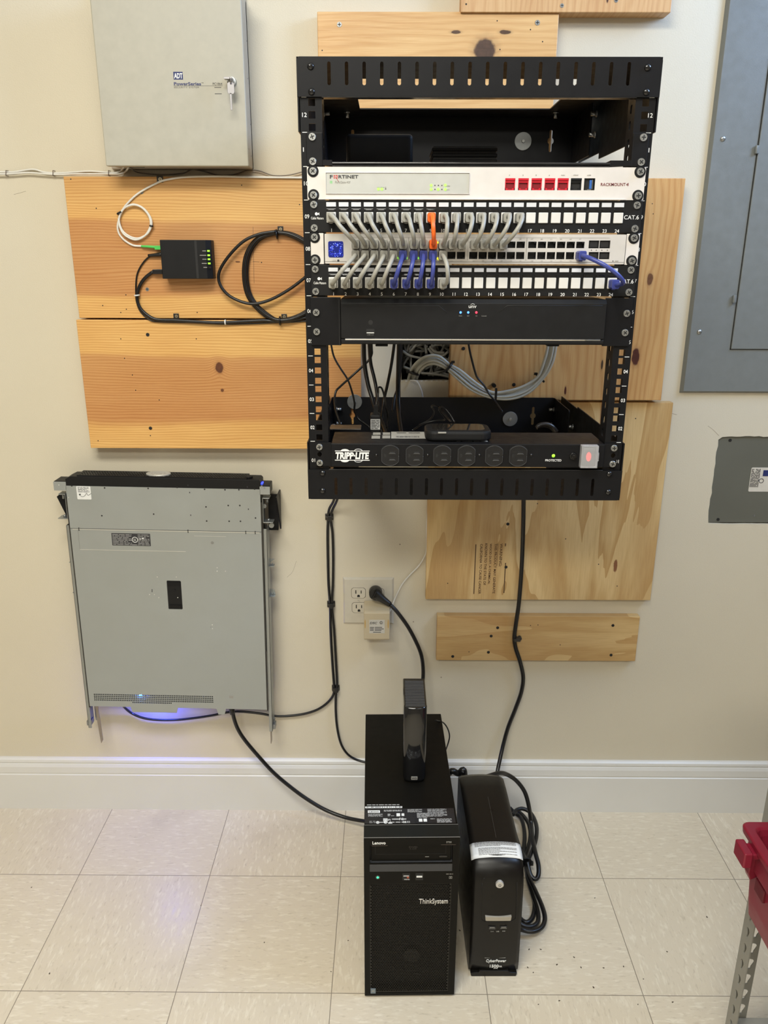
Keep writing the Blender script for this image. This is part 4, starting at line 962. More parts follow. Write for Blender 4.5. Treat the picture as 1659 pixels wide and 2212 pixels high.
# power strip
pd = thing('power_strip', (RC, -.47, uz(1)), 'black rack power strip with six outlets and a glowing red switch', 'power strip')
Yp = YE - .004
a = A(715, 958, Yp); b = A(1302.5, 1010, Yp)
mb = MB(); mb.box(a.x, b.x, Yp, -.427, b.z, a.z); mb.build('body', BLK, pd, .0010)
for s_, x0, x1 in ((-1, EL + .002, a.x), (1, b.x, ER - .002)):
    cx = RC + s_ * .23255
    plate('ear', rect(x0, x1, b.z - .0005, a.z + .0005, .001, 2), [[(cx + .0028 * math.cos(t) * (1.3 if abs(math.sin(t)) < .5 else 1), (a.z + b.z) / 2 + .0042 * math.sin(t)) for t in [2 * math.pi * k / 12 for k in range(12)]]], TXZ(YE + .001), .002, BLK, pd)
    screws(pd, cx, [a.z - .0065, b.z + .005], YE)
def outletB(cx, cz, k):
    R1 = .0148
    pts = []
    for i in range(40):
        t = 2 * math.pi * i / 40; x_ = .0148 * math.cos(t); z_ = .0170 * math.sin(t)
        pts.append((cx + max(-.0136, min(.0136, x_ * 1.12)), cz + z_ * .98))
    mb = MB(); mb.prism([(cx + (q[0] - cx) * 1.05, cz + (q[1] - cz) * 1.05) for q in pts], 'y', Yp - .0002, Yp + .0004); mb.build('outlet_gap', SLOT, pd)
    mb = MB(); mb.prism(pts, 'y', Yp - .0022, Yp + .0005); o = mb.build('outlet', BLKO, pd, .0009, 3)
    pr = [(cx + (q[0] - cx) * .985, Yp - .0023, cz + (q[1] - cz) * .985) for q in pts]; mb = MB(); mb.tube(pr + [pr[0]], .00045, 5, 0); mb.build('outlet_rim', BLKR, o)
    mb = MB()
    for dz_ in (.0062, -.0046): mb.box(cx - .0010, cx + .0078, Yp - .0026, Yp - .0018, cz + dz_ - .0009, cz + dz_ + .0009)
    mb.prism([(cx - .0100, cz - .0025), (cx - .0075, cz - .0028), (cx - .0058, cz), (cx - .0075, cz + .0028), (cx - .0100, cz + .0025)], 'y', Yp - .0026, Yp - .0018)
    mb.build('slot', SLOT, o)
    mb = MB()
    for dz_ in (.0036, -.0070): mb.prism([(cx - .0025, cz + dz_ - .0012), (cx + .0088, cz + dz_ - .0012), (cx + .0070, cz + dz_ + .0012), (cx - .0006, cz + dz_ + .0012)], 'y', Yp - .0032, Yp - .0018)
    mb.build('blade_guide', BLKR, o, .0005)
zc_ = (a.z + b.z) / 2
for k, px in enumerate((843, 895.5, 955, 1007.5, 1067, 1119)): outletB(A(px, 985, Yp).x, zc_, k)
for px in (813, 924, 1035.5, 1147.5): p = A(px, 983, Yp); mb = MB(); mb.dome((p.x, Yp, p.z), (0, -1, 0), .0023, .0018, 12); mb.build('face_screw', BLKG, pd)
p = A(1195.5, 984.5, Yp); mb = MB(); mb.dome((p.x, Yp + .0003, p.z), (0, -1, 0), .0028, .0014, 16); mb.build('indicator_light', LEDG, pd)
texts('printed_caption', [ptext('PROTECTED', 1178, 992, 1212.5, 996.8, Yp, bold=.008)], WHT, pd)
p = A(1238, 985, Yp); mb = MB(); mb.cyl((p.x, Yp + .001, p.z), (p.x, Yp - .0028, p.z), .0072, .0058, n=6); mb.cyl((p.x, Yp - .002, p.z), (p.x, Yp - .0062, p.z), .0036, .0030, n=20); mb.build('reset_button', BLKG, pd, .0005)
rb = MB(); rb.pbox(1262, 968, 1284, 1006, Yp - .0035, .004); rb = rb.build('rocker_switch', BLKG, pd, .001)
p = A(1271.5, 986.5, Yp - .004); mb = MB(); mb.prism([(p.x + .0040 * math.cos(t), p.z + .0075 * math.sin(t)) for t in [k * math.pi / 10 for k in range(20)]], 'y', Yp - .0048, Yp - .0034); mb.build('neon_lens', REDSW, rb)
mb = MB(); q0 = A(1257.5, 963.5, Yp - .012); q1 = A(1290, 1011.5, Yp - .012)
x0, x1, zz0, zz1 = q0.x, q1.x, q1.z, q0.z; th = .0011
mb.box(x0, x1, Yp - .012, Yp - .0112, zz0, zz1); mb.box(x0, x0 + th, Yp - .0112, Yp, zz0, zz1); mb.box(x1 - th, x1, Yp - .0112, Yp, zz0, zz1); mb.box(x0, x1, Yp - .0112, Yp, zz0, zz0 + th); mb.box(x0, x1, Yp - .0112, Yp, zz1 - th, zz1)
mb.box(x1, x1 + .0016, Yp - .011, Yp - .008, zz0 + .011, zz1 - .011)
mb.build('clear_switch_cover', CLR, pd, .0004)
tl = textmesh('TRIPP·LITE', ((A(724, 983, Yp).x + A(798, 983, Yp).x) / 2, Yp, A(760, 984.3, Yp).z), A(797, 983, Yp).x - A(724.5, 983, Yp).x, A(760, 977, Yp).z - A(760, 991.8, Yp).z, bold=.045, shear=.12)
finish(tl, 'printed_logo', WHT, pd)
mb = MB(); mb.pbox(723.5, 973.5, 798.5, 975.2, Yp - .0002, .0004); mb.pbox(723.5, 993.2, 798.5, 995, Yp - .0002, .0004)
for cx_, rx in ((745, 9), (774, 8.5)):
    for s_ in (1, -1):
        yb0 = 974 if s_ > 0 else 994.4
        P = [A(cx_ + rx * math.cos(t), yb0 - s_ * 4.0 * math.sin(t), Yp - .0002) for t in [math.pi * k / 10 for k in range(11)]]
        if cx_ < 750: mb.prism([(q.x, q.z) for q in P], 'y', Yp - .0003, Yp)
        else: mb.tube(P, .0004, 5, 0)
mb.build('logo_rule', WHT, pd)
# stickers on the strip's top face
zt2 = a.z + .0003
def topq(x0, y0, x1, y1, z_):
    p0 = AZ(x0, y0, z_); p1 = AZ(x1, y1, z_); return p0.x, p1.x, p1.y, p0.y
q = topq(845, 932.5, 920, 947, zt2); mb = MB(); mb.box(q[0], q[1], q[2], q[3], a.z - .0002, zt2); st = mb.build('barcode_sticker', pm('silver_sticker', (.38, .37, .34), .4), pd)
mb = MB(); lines(mb, q[0] + .009, q[1] - .008, q[3] - .014, q[3] - .006, 1, 0, fill=.45, seed=3, X=(1, 0, 0), Z=(0, 1, 0), org=(0, 0, zt2 + .0001))
R6 = random.Random(5); x_ = q[0] + .008
while x_ < q[1] - .010: w_ = R6.uniform(.0003, .0011); mb.box(x_, x_ + w_, q[2] + .006, q[2] + .016, zt2, zt2 + .0002); x_ += w_ + R6.uniform(.0004, .001)
mb.build('barcode', DGRY, st)
for c4 in ((806, 934, 822, 939), (803, 941, 821, 947), (827, 934, 843, 939), (826, 940.5, 843, 946.5)):
    q = topq(*c4, zt2); mb = MB(); mb.box(q[0], q[1], q[2], q[3], a.z - .0002, zt2); mb.build('small_sticker', GRY, pd)
q = topq(985, 951, 1055, 954.5, zt2); mb = MB(); lines(mb, q[0], q[1], q[2], q[3], 2, 0, fill=.5, seed=9, X=(1, 0, 0), Z=(0, 1, 0), org=(0, 0, zt2)); mb.build('fine_print', WHT, pd)

# things lying on and behind the power strip
hb = thing('glossy_black_hub', (A(990, 945, -.46).x, -.455, zt2), 'small rounded black device with a glossy top, lying on the power strip', 'network device')
a2 = A(919, 945.5, -.500); b2 = A(1063, 945.5, -.500); zlo = zt2 + .0005; zhi = zlo + .0165
out = rect(a2.x, b2.x, -.502, -.435, .017, 7)
mb = MB(); mb.prism(out, 'z', zlo, zhi); mb.build('case', BLKM, hb, .0045, 3)
mb = MB(); mb.prism(rect(a2.x + .012, b2.x - .010, -.492, -.443, .010, 5), 'z', zhi - .0002, zhi + .0004); mb.build('glossy_top', pm('piano_black_top', (.02, .018, .016), .04, spec=.9, var=.02, rvar=.01), hb)
p = A(955, 934.5, -.502); mb = MB(); mb.box(p.x - .0065, p.x + .0065, -.5035, -.5015, p.z - .0012, p.z + .0012); mb.build('port', GRY, hb, .0004)
cable('hub_lead', PP([(975, 910, -.44), (968, 905, -.42), (955, 885, -.40), (942, 876, -.39), (932, 878, -.38), (938, 888, -.37), (930, 905, -.36), (905, 918, -.36)], 0), .0014, CORD, 'thin black lead looping up behind the glossy black device')
cable('hub_lead', PP([(982, 912, -.43), (972, 895, -.42), (958, 880, -.41), (948, 884, -.40), (962, 905, -.39), (945, 908, -.38), (915, 915, -.38), (890, 930, -.40)], 0), .0014, CORD, 'second thin black lead crossing to the left behind the glossy device')
ad = thing('wall_adapter', (A(810, 925, -.42).x, -.42, 1.085), 'small black adapter with a pale label plugged in behind the power strip', 'power adapter')
a2 = A(799.5, 896, -.425); b2 = A(822.5, 931, -.425)
mb = MB(); mb.box(a2.x, b2.x, -.425, -.398, b2.z - .004, a2.z); mb.build('body', BLKM, ad, .003, 3)
a2 = A(800.5, 905.5, -.4255); b2 = A(821, 928, -.4255); mb = MB(); mb.box(a2.x, b2.x, -.4257, -.4249, b2.z, a2.z); lb_ = mb.build('label', pm('grey_sticker', (.36, .36, .35), .45), ad)
mb = MB(); lines(mb, a2.x + .001, b2.x - .001, b2.z + .001, a2.z - .001, 6, -.4258, seed=12, fill=.4); mb.build('fine_print', DGRY, lb_)
p = A(812, 885, -.42); q = A(812, 898, -.42); mb = MB(); mb.box(p.x - .0042, p.x + .0042, -.424, -.416, q.z, p.z + .008); mb.build('usb_plug', BLKM, ad, .0008)
cable('charger_lead', PP([(812, 882, -.42), (814, 868, -.415), (817, 848, -.41), (817, 838, -.41), (824, 838, -.405), (830, 855, -.40), (834, 880, -.40), (838, 900, -.39), (836, 925, -.39)], 0), .0016, CORD, 'thin black lead with a tight loop rising from the small adapter')
mb = MB(); p0 = A(712, 922.5, -.40); p1 = A(780, 928, -.40); mb.box(p0.x, p1.x, -.405, -.37, p1.z, p1.z + .0022)
tag(mb.build('metal_bracket_strip', pm('brown_black_strip', (.05, .042, .036), .35), None, .0008), 'flat dark strip lying just behind the left end of the power strip', 'bracket')
mb = MB(); pts = PP([(1160, 922, -.2), (1168, 917.5, -.2), (1182, 916.5, -.2), (1194, 922, -.2), (1203, 933, -.2)], 0)
for i in range(3): mb.tube([p + Vector((0, i * .004, -.002 * i)) for p in pts], .0042, 10, 6)
tag(mb.build('coiled_lead', pm('brown_black_cord', (.035, .03, .026), .3)), 'short thick black coil just behind the right end of the power strip', 'cable')
# cables hanging behind the recorder
H = [('thick', [(787, 700, -.20), (786, 748, -.20), (788, 790, -.20), (795, 830, -.21), (803, 857, -.22), (812, 885, -.24), (828, 920, -.28), (836, 945, -.32)], .0042, 'thick black cord hanging over the bare wall, left end of the gap'),
     ('crossing', [(801, 700, -.17), (803, 750, -.17), (803, 765, -.17), (795, 780, -.17), (765, 808, -.18), (735, 835, -.18), (726, 845, -.18), (723, 862, -.19), (726, 890, -.22), (738, 925, -.26)], .0022, 'black lead crossing down to the left over the pine board'),
     ('thin', [(708, 700, -.14), (716, 748, -.14), (722, 772, -.14), (735, 795, -.14), (751, 820, -.14), (760, 845, -.14), (766, 870, -.13), (766, 885, -.12), (775, 905, -.12), (800, 924, -.14)], .0020, 'thin black lead running down to the left washer of the rack'),
     ('middle', [(797, 700, -.22), (798, 750, -.22), (801, 785, -.22), (808, 815, -.23), (813, 840, -.24), (816, 870, -.26), (814, 890, -.30)], .0034, 'black cord hanging second from the left over the bare wall'),
     ('slanted', [(856, 700, -.16), (851, 748, -.16), (845, 790, -.16), (836, 835, -.17), (831, 857, -.17), (826, 895, -.19), (822, 930, -.22)], .0030, 'black cord slanting down to the left over the bare wall'),
     ('heavy', [(862, 700, -.13), (862, 748, -.13), (861, 790, -.13), (860, 840, -.14), (861, 880, -.16), (864, 915, -.20), (870, 950, -.24)], .0048, 'heavy black cord hanging beside the left edge of the wall opening'),
     ('short', [(868, 700, -.11), (866, 780, -.11), (862, 830, -.115), (857, 845, -.12), (852, 860, -.13), (848, 890, -.15)], .0026, 'short black cord touching the heavy cord by the wall opening'),
     ('right', [(1008, 700, -.12), (1013, 748, -.12), (1020, 780, -.12), (1027, 806, -.12), (1032, 817, -.12), (1045, 832, -.12), (1056, 850, -.12), (1070, 868, -.13), (1085, 890, -.16)], .0022, 'thin black lead crossing the grey cable bundle on the right pine board')]
for _, P, r_, lab in H: cable('hanging_cord', [A(x, y, Y) for x, y, Y in P], r_, CORD, lab)
# grey network cables: the tied bundle and the tangle in the wall
nb = thing('cable_bundle', A(1070, 855, -.06), 'tied bundle of grey network cables swinging out of the wall opening', 'cable bundle')
base = [(888, 838, .03), (893, 812, .01), (903, 793, -.02), (922, 779, -.04), (945, 778, -.05), (968, 792, -.055), (990, 808, -.058), (1025, 836, -.06), (1062, 853, -.06), (1100, 853, -.062), (1135, 842, -.065), (1165, 818, -.07), (1183, 785, -.08), (1192, 748, -.09), (1195, 700, -.10)]
offs = [(-6, -4, 0), (-3, -1, .006), (1, 2, -.002), (4, 6, .004), (-1, 7, .009), (6, 0, .010), (-5, 3, -.005)]
for k, (ox, oy, od) in enumerate(offs):
    P = []
    for i, (x, y, Y) in enumerate(base):
        nx, ny = ((base[min(i + 1, 14)][1] - base[max(i - 1, 0)][1]), -(base[min(i + 1, 14)][0] - base[max(i - 1, 0)][0])); l = math.hypot(nx, ny)
        sp_ = (.8 if i in (5, 8, 11) else 1.25); q = (k - 3) * 2.35 * sp_
        P.append(A(x + nx / l * q, y + ny / l * q, Y + od * .6))
    mb = MB(); mb.tube(P, .0030, 8, 6); mb.build('cable', PGREYL, nb)
for px, py, ax in ((969, 793, (1, 0, -.8)), (1167, 817, (1, 0, 1.1)), (894, 806, (.3, 0, 1))):
    p = A(px, py, -.058 if px > 900 else .0); mb = MB(); d = Vector(ax).normalized() * .0022; mb.cyl(p - d, p + d, .0125, n=18); s_ = d.cross(Vector((0, 1, 0))).normalized() * .014; mb.box(p.x + s_.x - .0035, p.x + s_.x + .0035, p.y - .004, p.y + .001, p.z + s_.z - .0025, p.z + s_.z + .0025); mb.build('cable_tie', CORD, nb)
p = A(1069, 835, -.062)
mb = MB(); mb.cyl((p.x, -.036, p.z), (p.x, -.052, p.z), .0042, n=16); mb.box(p.x - .0022, p.x + .0022, -.086, -.080, p.z - .024, p.z); mb.build('tie_mount', CORD, nb)
RT = random.Random(21); mb = MB()
for i in range(34):
    x0 = RT.uniform(.888, .996); z0 = RT.uniform(1.12, 1.255); P = []
    for k in range(6):
        P.append((min(.998, max(.889, x0 + RT.uniform(-.03, .03))), RT.uniform(.028, .085), min(1.26, max(1.122, z0 + (k - 2.5) * RT.uniform(.01, .04)))))
        x0 += RT.uniform(-.018, .018)
    mb.tube(P, .0028, 7, 5)
for pl in ([(870, 758), (885, 768), (910, 774), (935, 778), (960, 782)], [(872, 792), (890, 800), (905, 810)], [(910, 806), (935, 808), (960, 812), (980, 818)], [(925, 752), (935, 764), (955, 768), (968, 760)], [(928, 748), (940, 760), (960, 762)]):
    mb.tube([A(x, y, .022) for x, y in pl], .0029, 7, 6)
o = mb.build('cable_tangle', PGREY); tag(o, 'tangle of grey network cables inside the square wall opening', 'cables'); o['kind'] = 'stuff'
mb = MB(); a = A(868, 822.5, -.001); b = A(985, 825, -.001)
R8 = random.Random(9)
for i in range(12):
    x_ = a.x + (b.x - a.x) * i / 11; mb.prism([(x_ - .004, a.z + .001), (x_ + .004, a.z + .001), (x_ + R8.uniform(-.003, .003), a.z - R8.uniform(.001, .003))], 'y', -.0008, 0)
struct(mb.build('torn_paper_edge', BARE, wb))
mb = MB(); mb.box(A(975, 790).x + .0, 1.0022, -.0004, .016, 1.116, 1.27); struct(mb.build('cut_edge', BARE, wb))

# ------------------------------------------------------------------ server hung upright on the wall
SY = -.072                                                  # cover plane
p0 = A(142, 1053, SY)
sv = thing('rack_server', (p0.x, 0, p0.z + .0), 'flat grey steel server hung upright on rails, lower left on the wall', 'server')
piv = Vector((p0.x, 0, p0.z)); Rm = Matrix.Rotation(.016, 4, 'Y'); TILT = (piv, Rm.inverted())
SX0, SZ = p0.x, p0.z; SW = .4265; SH = .548
x0, x1 = SX0, SX0 + SW; zt = SZ + .004; zb_ = SZ - SH
def S_(u, v): return (x0 + u, zt - v)                       # along and down the cover
# cover sheet with vent grid and tabs
gh = []
for i in range(66):
    for j in range(4):
        u = .0125 + i * .00435; vv = .518 + j * .0050
        if u < .298: gh.append(rect(x0 + u, x0 + u + .0030, zt - vv - .0034, zt - vv))
for i in range(22): gh.append(rect(x0 + .1035 + i * .00435, x0 + .1065 + i * .00435, zt - .5414, zt - .5380))
oc = rect(x0 + .2065, x0 + .2395, zt - .292, zt - .2205, .003)
outl = [(x0, zb_), (x0 + .098, zb_), (x0 + .102, zb_ - .014), (x0 + .2085, zb_ - .014), (x0 + .212, zb_), (x0 + .305, zb_), (x0 + .309, zb_ - .016), (x0 + .324, zb_ - .016), (x0 + .328, zb_), (x1, zb_), (x1, zt - .100), (x1, zt), (x0, zt)]
plate('cover', outl, gh + [oc], TXZ(SY + .0008), .0016, SRV, sv)
mb = MB(); mb.box(x0 + .0006, x1 - .0006, SY + .0060, -.028, zb_ + .001, zt); mb.box(x0 + .0006, x1 - .0006, SY + .0016, SY + .0062, zb_ + .045, zt); mb.build('chassis', SRV, sv)
mb = MB(); mb.box(x0 + .004, x0 + .30, SY + .0058, SY + .0060, zb_ + .001, zb_ + .044); mb.build('vent_backing', SLOT, sv)
mb = MB(); mb.box(x0 + .207, x0 + .239, SY + .001, SY + .0016, zt - .2915, zt - .221); mb.m = 1; mb.box(x0 + .209, x0 + .237, SY - .0002, SY + .001, zt - .234, zt - .224); mb.box(x0 + .211, x0 + .236, SY - .0005, SY + .001, zt - .288, zt - .281)
mb.m = 0; mb.cyl((x0 + .223, SY + .001, zt - .245), (x0 + .223, SY - .0002, zt - .245), .003, n=12); mb.build('latch_handle', [BLKM, BLK], sv)
mb = MB(); mb.box(x0 + .005, x1 - .004, SY - .0008, SY + .001, zt - .1015, zt - .0995); mb.build('cover_seam_edge', SRVL, sv)
mb = MB(); mb.box(x0, x1, SY - .0003, SY + .001, zt - .0992, zt - .0985)
for u in (.0185, .262, .391, .412): mb.box(x0 + u, x0 + u + .0016, SY - .0009, SY + .001, zt - .104, zt - .0965)
mb.build('cover_seam', SLOT, sv)
mb = MB(); mb.box(x0 + .017, x0 + .255, SY - .0006, SY + .001, zt - .1495, zt - .1483); mb.box(x0 + .276, x0 + .347, SY - .0004, SY + .001, zt - .1115, zt - .1108); mb.build('pressed_ridge', SRVL, sv)
mb = MB(); mb.box(x0 + .0165, x0 + .0170, SY - .0002, SY + .001, zt - .149, zt - .103); mb.build('pressed_line', CHRD, sv)
# printed and punched details, from photo positions
for px, py in ((155, 1049.5), (226, 1054), (320, 1055), (382.5, 1053), (442, 1057), (486, 1058), (516, 1058), (550, 1056.5), (220, 1114), (332, 1110.5), (445, 1095), (493, 1092), (518, 1092), (446.5, 1125.5), (495, 1126), (519.5, 1126), (552, 1119)):
    p = A(px, py, SY); q = .0018; mb = MB(); mb.prism(disc(p.x, p.z, q, 10), 'y', SY - .0002, SY + .001); mb.build('punched_hole', SLOT, sv)
mb = MB()
for px, py in ((406, 1048.5), (409.5, 1064), (412, 1113), (534, 1052), (536.5, 1100)): mb.pbox(px - 1, py - 1.5, px + 1, py + 1.5, SY - .0002, .001)
mb.build('punched_mark', DGRY, sv)
for px, py in ((339.5, 1246.5), (381, 1246.5), (323, 1284.5), (333.5, 1284.5), (343, 1291), (384, 1291), (469, 1226.5), (469, 1234), (487, 1234), (458.5, 1350), (459, 1358), (148, 1075), (127, 1048)):
    p = A(px, py, SY); mb = MB(); mb.dome((p.x, SY, p.z), (0, -1, 0), .0013, .0006, 10, 2); mb.build('pressed_dot', SRVL, sv)
p = A(458.5, 1172.5, SY); mb = MB(); mb.cyl((p.x, SY + .001, p.z), (p.x, SY - .0005, p.z), .0034, n=18); mb.build('rivet', CHRD, sv)
mb = MB(); mb.pbox(327.5, 1273, 329.5, 1276, SY - .0002, .001); mb.pbox(327.5, 1276.7, 329.5, 1279, SY - .0002, .001); mb.pbox(455, 1354, 456, 1355, SY - .0002, .001)
mb.build('printed_mark', DGRY, sv)
a = A(164.5, 1050, SY); b = A(198, 1079, SY)
stk = plate('white_sticker', rect(a.x, b.x, b.z, a.z, .002), [], TXZ(SY - .0002), .0006, STK, sv)
mb = MB(); lines(mb, a.x + .003, b.x - .003, a.z - .014, a.z - .001, 5, SY - .0006, fill=.35, seed=4)
P = [A(171, 1069, SY - .0007), A(178, 1073, SY - .0007), A(184, 1070, SY - .0007), A(187, 1065, SY - .0007), A(190, 1070, SY - .0007), A(197, 1066, SY - .0007)]; mb.tube(P, .0004, 5, 3)
mb.box(a.x + .0045, a.x + .0085, SY - .0007, SY - .0004, a.z - .020, a.z - .0175); mb.build('fine_print', DGRY, stk)
a = A(240.5, 1151.5, SY); b = A(326, 1179.5, SY)
mb = MB(); mb.box(a.x, b.x, SY - .0005, SY + .0005, b.z, a.z); stk = mb.build('black_label', DGRY, sv)
mb = MB(); m_ = (b.x - a.x); lines(mb, a.x + .002, a.x + m_ * .52, b.z + .001, a.z - .001, 8, SY - .0006, fill=.30, seed=6); lines(mb, a.x + m_ * .68, b.x - .002, b.z + .001, a.z - .001, 8, SY - .0006, fill=.30, seed=8)
lines(mb, a.x + m_ * .52, a.x + m_ * .68, b.z + .0005, b.z + .004, 1, SY - .0006, seed=10, fill=.3)
mb.build('fine_print', pm('soft_white_print', (.5, .5, .5), .5), stk)
c_ = Vector((a.x + m_ * .60, 0, (a.z + b.z) / 2)); plate('certification_mark', disc(c_.x, c_.z, .0068, 22), [disc(c_.x, c_.z, .0055, 22)], TXZ(SY - .0009), .0004, STK, stk)
texts('certification_letters', [('UL', (c_.x, SY - .0008, c_.z), .0055, .0055, {}), ('c', (c_.x + .012, SY - .0007, c_.z + .002), .0035, .0035, {})], STK, stk)
mb = MB(); mb.prism([(c_.x + .015, c_.z + .005), (c_.x + .021, c_.z + .005), (c_.x + .018, c_.z)], 'y', SY - .0009, SY - .0006); mb.build('warning_triangle', STK, stk)
mb = MB(); mb.pbox(495, 1503, 504, 1508.5, SY - .0002, .001); mb.build('printed_icon', GRY, sv)
mb = MB(); p = A(299, 1497, SY + .004); p2 = A(303, 1498.5, SY + .003)
mb.dome((p2.x, SY + .0056, p2.z), (0, -1, 0), .0050, .0036, 14); mb.build('blue_status_light', glow('server_blue_light', (.05, .25, 1), 60), sv)
ld = bpy.data.lights.new('server_blue_glow', 'POINT'); ld.energy = 1.1; ld.color = (.06, .10, 1); ld.shadow_soft_size = .004
lo = bpy.data.objects.new('server_blue_glow', ld); COL.objects.link(lo); lo.location = (p2.x + .01, -.022, zb_ - .014)
mb = MB(); q = A(300, 1522, -.05); mb.box(q.x - .006, q.x + .006, -.056, -.035, q.z - .008, zb_ + .01); mb.box(q.x - .006, q.x - .0045, -.056, -.035, q.z - .012, q.z); mb.build('blue_plug', pm('slate_blue_plastic', (.12, .18, .25), .4), sv)
mb = MB(); q = A(381, 1521, -.05); mb.box(q.x - .004, q.x + .004, -.055, -.045, q.z - .002, zb_ + .006); mb.build('rear_tab', SLOT, sv)
ld = bpy.data.lights.new('server_inner_glow', 'POINT'); ld.energy = .02; ld.color = (.06, .12, 1); ld.shadow_soft_size = .001
lo = bpy.data.objects.new('server_inner_glow', ld); COL.objects.link(lo); lo.location = (p2.x + .008, SY + .0038, p2.z)
# bezel, facing up
bx0, bx1 = x0 + .0005, x1 + .001; bz0, bz1 = zt, zt + .0215
mb = MB(); mb.prism([(bx0 + .0, bz0), (bx1, bz0), (bx1, bz1 - .004), (bx1 - .004, bz1), (bx0 + .012, bz1), (bx0, bz1 - .006)], 'y', -.0715, -.030); bz = mb.build('bezel', BLKM, sv, .0008)
gh = []
for j in range(6):
    for i in range(62):
        cx = bx0 + .032 + i * .0059 + (.00295 if j % 2 else 0); cy = -.0665 + j * .0055
        if cx < bx1 - .035: gh.append(disc(cx, cy, .0020, 6))
plate('bezel_mesh', rect(bx0 + .026, bx1 - .030, -.0712, -.0305), gh, TXY(bz1 + .0016), .003, BLK, bz)
mb = MB(); mb.prism([(x0 + .2 + .027 * math.cos(t), -.0520 + .0175 * math.sin(t)) for t in [k * math.pi / 16 for k in range(32)]], 'z', bz1, bz1 + .0060); mb.build('bezel_badge', pm('pale_silver_badge', (.62, .62, .58), .3, .4), bz, .001)
mb = MB(); mb.cyl((bx1 - .028, -.055, bz1), (bx1 - .028, -.055, bz1 + .004), .009, n=18); mb.build('lock_boss', BLKM, bz, .0006)
# ears at each end of the bezel
for s_ in (-1, 1):
    e0 = x0 - .0265 if s_ < 0 else x1 - .001; e1 = x0 + .001 if s_ < 0 else x1 + .0215
    mb = MB(); mb.box(e0, e1, SY, SY + .0015, zt - .0115, zt + .0085 if s_ < 0 else zt + .0065); er = mb.build('ear_plate', SRV, sv, .0004)
    mb = MB(); mb.box(e0 + .0004, e1 - .0004, SY + .0015, -.030, zt - .0115, zt + .0095); mb.build('ear_handle', BLKM, er, .0015)
    mb = MB(); q = (x0 - .0012, bx0) if s_ < 0 else (bx1, bx1 + .004); mb.box(q[0], q[1], -.066, -.050, zt + .009, zt + .0125); mb.build('ear_light', LEDT if s_ < 0 else DBL, er)
for px, py in ((565, 1050.5), (571, 1054)): mb = MB(); mb.pbox(px - 2, py - 1.6, px + 2, py + 1.2, SY - .0005, .001); mb.build('ear_slot', CHRD, sv)
# mounting brackets and side rails
def rail(s_, lab):
    xe = x0 - .0035 if s_ < 0 else x1 + .0035
    t = thing('server_rail', (xe, 0, SZ - .3), lab, 'rail', 'steel rails beside the server')
    f = lambda u: xe + s_ * u
    def bx(mb, u0, u1, y0, y1, z0, z1): a_, b_ = sorted((f(u0), f(u1))); mb.box(a_, b_, y0, y1, z0, z1)
    mb = MB(); bx(mb, -.0032, -.0005, SY + .001, -.03, zb_ - .004, zt - .03); mb.build('inner_slide', BLKG, t)
    mb = MB(); bx(mb, 0, .0078, -.0660, -.0645, zb_ - .065, zt - .094); bx(mb, .0066, .0078, -.066, -.030, zb_ - .065, zt - .094); bx(mb, 0, .0030, -.0315, -.030, zb_ - .065, zt - .094); mb.build('outer_channel', RAIL, t, .0003)
    mb = MB(); bx(mb, -.0005, .0050, -.064, -.056, zt - .245, zt - .185); bx(mb, -.0005, .0045, -.064, -.056, zt - .40, zt - .262); mb.build('slide_cover', RAIL, t, .0004)
    mb = MB(); bx(mb, -.016 if s_ > 0 else -.012, -.013 if s_ > 0 else -.009, -.050, -.038, zb_ - .118, zb_ - .002) if s_ < 0 else bx(mb, -.0005, .0015, -.050, -.036, zb_ - .110, zb_ - .060)
    if s_ < 0: mb = MB(); q0, q1 = xe + .010, xe + .0185; mb.prism([(q0 - .004, zb_), (q1 - .004, zb_), (q1, zb_ - .108), (q1 - .0055, zb_ - .118), (q0 + .002, zb_ - .105)], 'y', -.052, -.050)
    mb.build('tail_strip', pm('warm_steel', (.33, .29, .26), .35, .8), t)
    for zc in (zt - .186, zt - .262):
        mb = MB(); a_, b_ = sorted((f(.003), f(.019))); up = .008 if zc > zt - .2 else -.004
        mb.prism([(f(.003), zc - .004), (f(.019), zc - .004 + (.012 if up > 0 else 0)), (f(.016), zc + .008), (f(.003), zc + .010)], 'y', -.034, -.032)
        mb.box(a_, b_, -.046, -.032, zc - .006, zc - .0048)
        for k in (.008, .014): mb.cyl((f(k), -.036, zc - .0048), (f(k), -.036, zc - .001), .0012, n=8)
        mb.build('mounting_tab', RAIL, t, .0002)
    zc = zb_ - .052
    mb = MB(); mb.box(min(f(.003), f(.014)), max(f(.003), f(.014)), -.060, -.040, zc - .010, zc + .002); mb.cyl((f(.0095), -.050, zc), (f(.0095), -.050, zc + .014), .0026, n=12); mb.cyl((f(.0095), -.050, zc + .012), (f(.0095), -.050, zc + .017), .0036, .0024, n=12)
    if s_ > 0: mb.cyl((f(.0055), -.058, zc - .004), (f(.0055), -.058, zc + .010), .0024, n=12)
    mb.build('rail_end_pin', CHRD, t, .0005)
    return t
rail(-1, 'steel slide rail along the left side of the hung server'); rail(1, 'steel slide rail along the right side of the hung server')
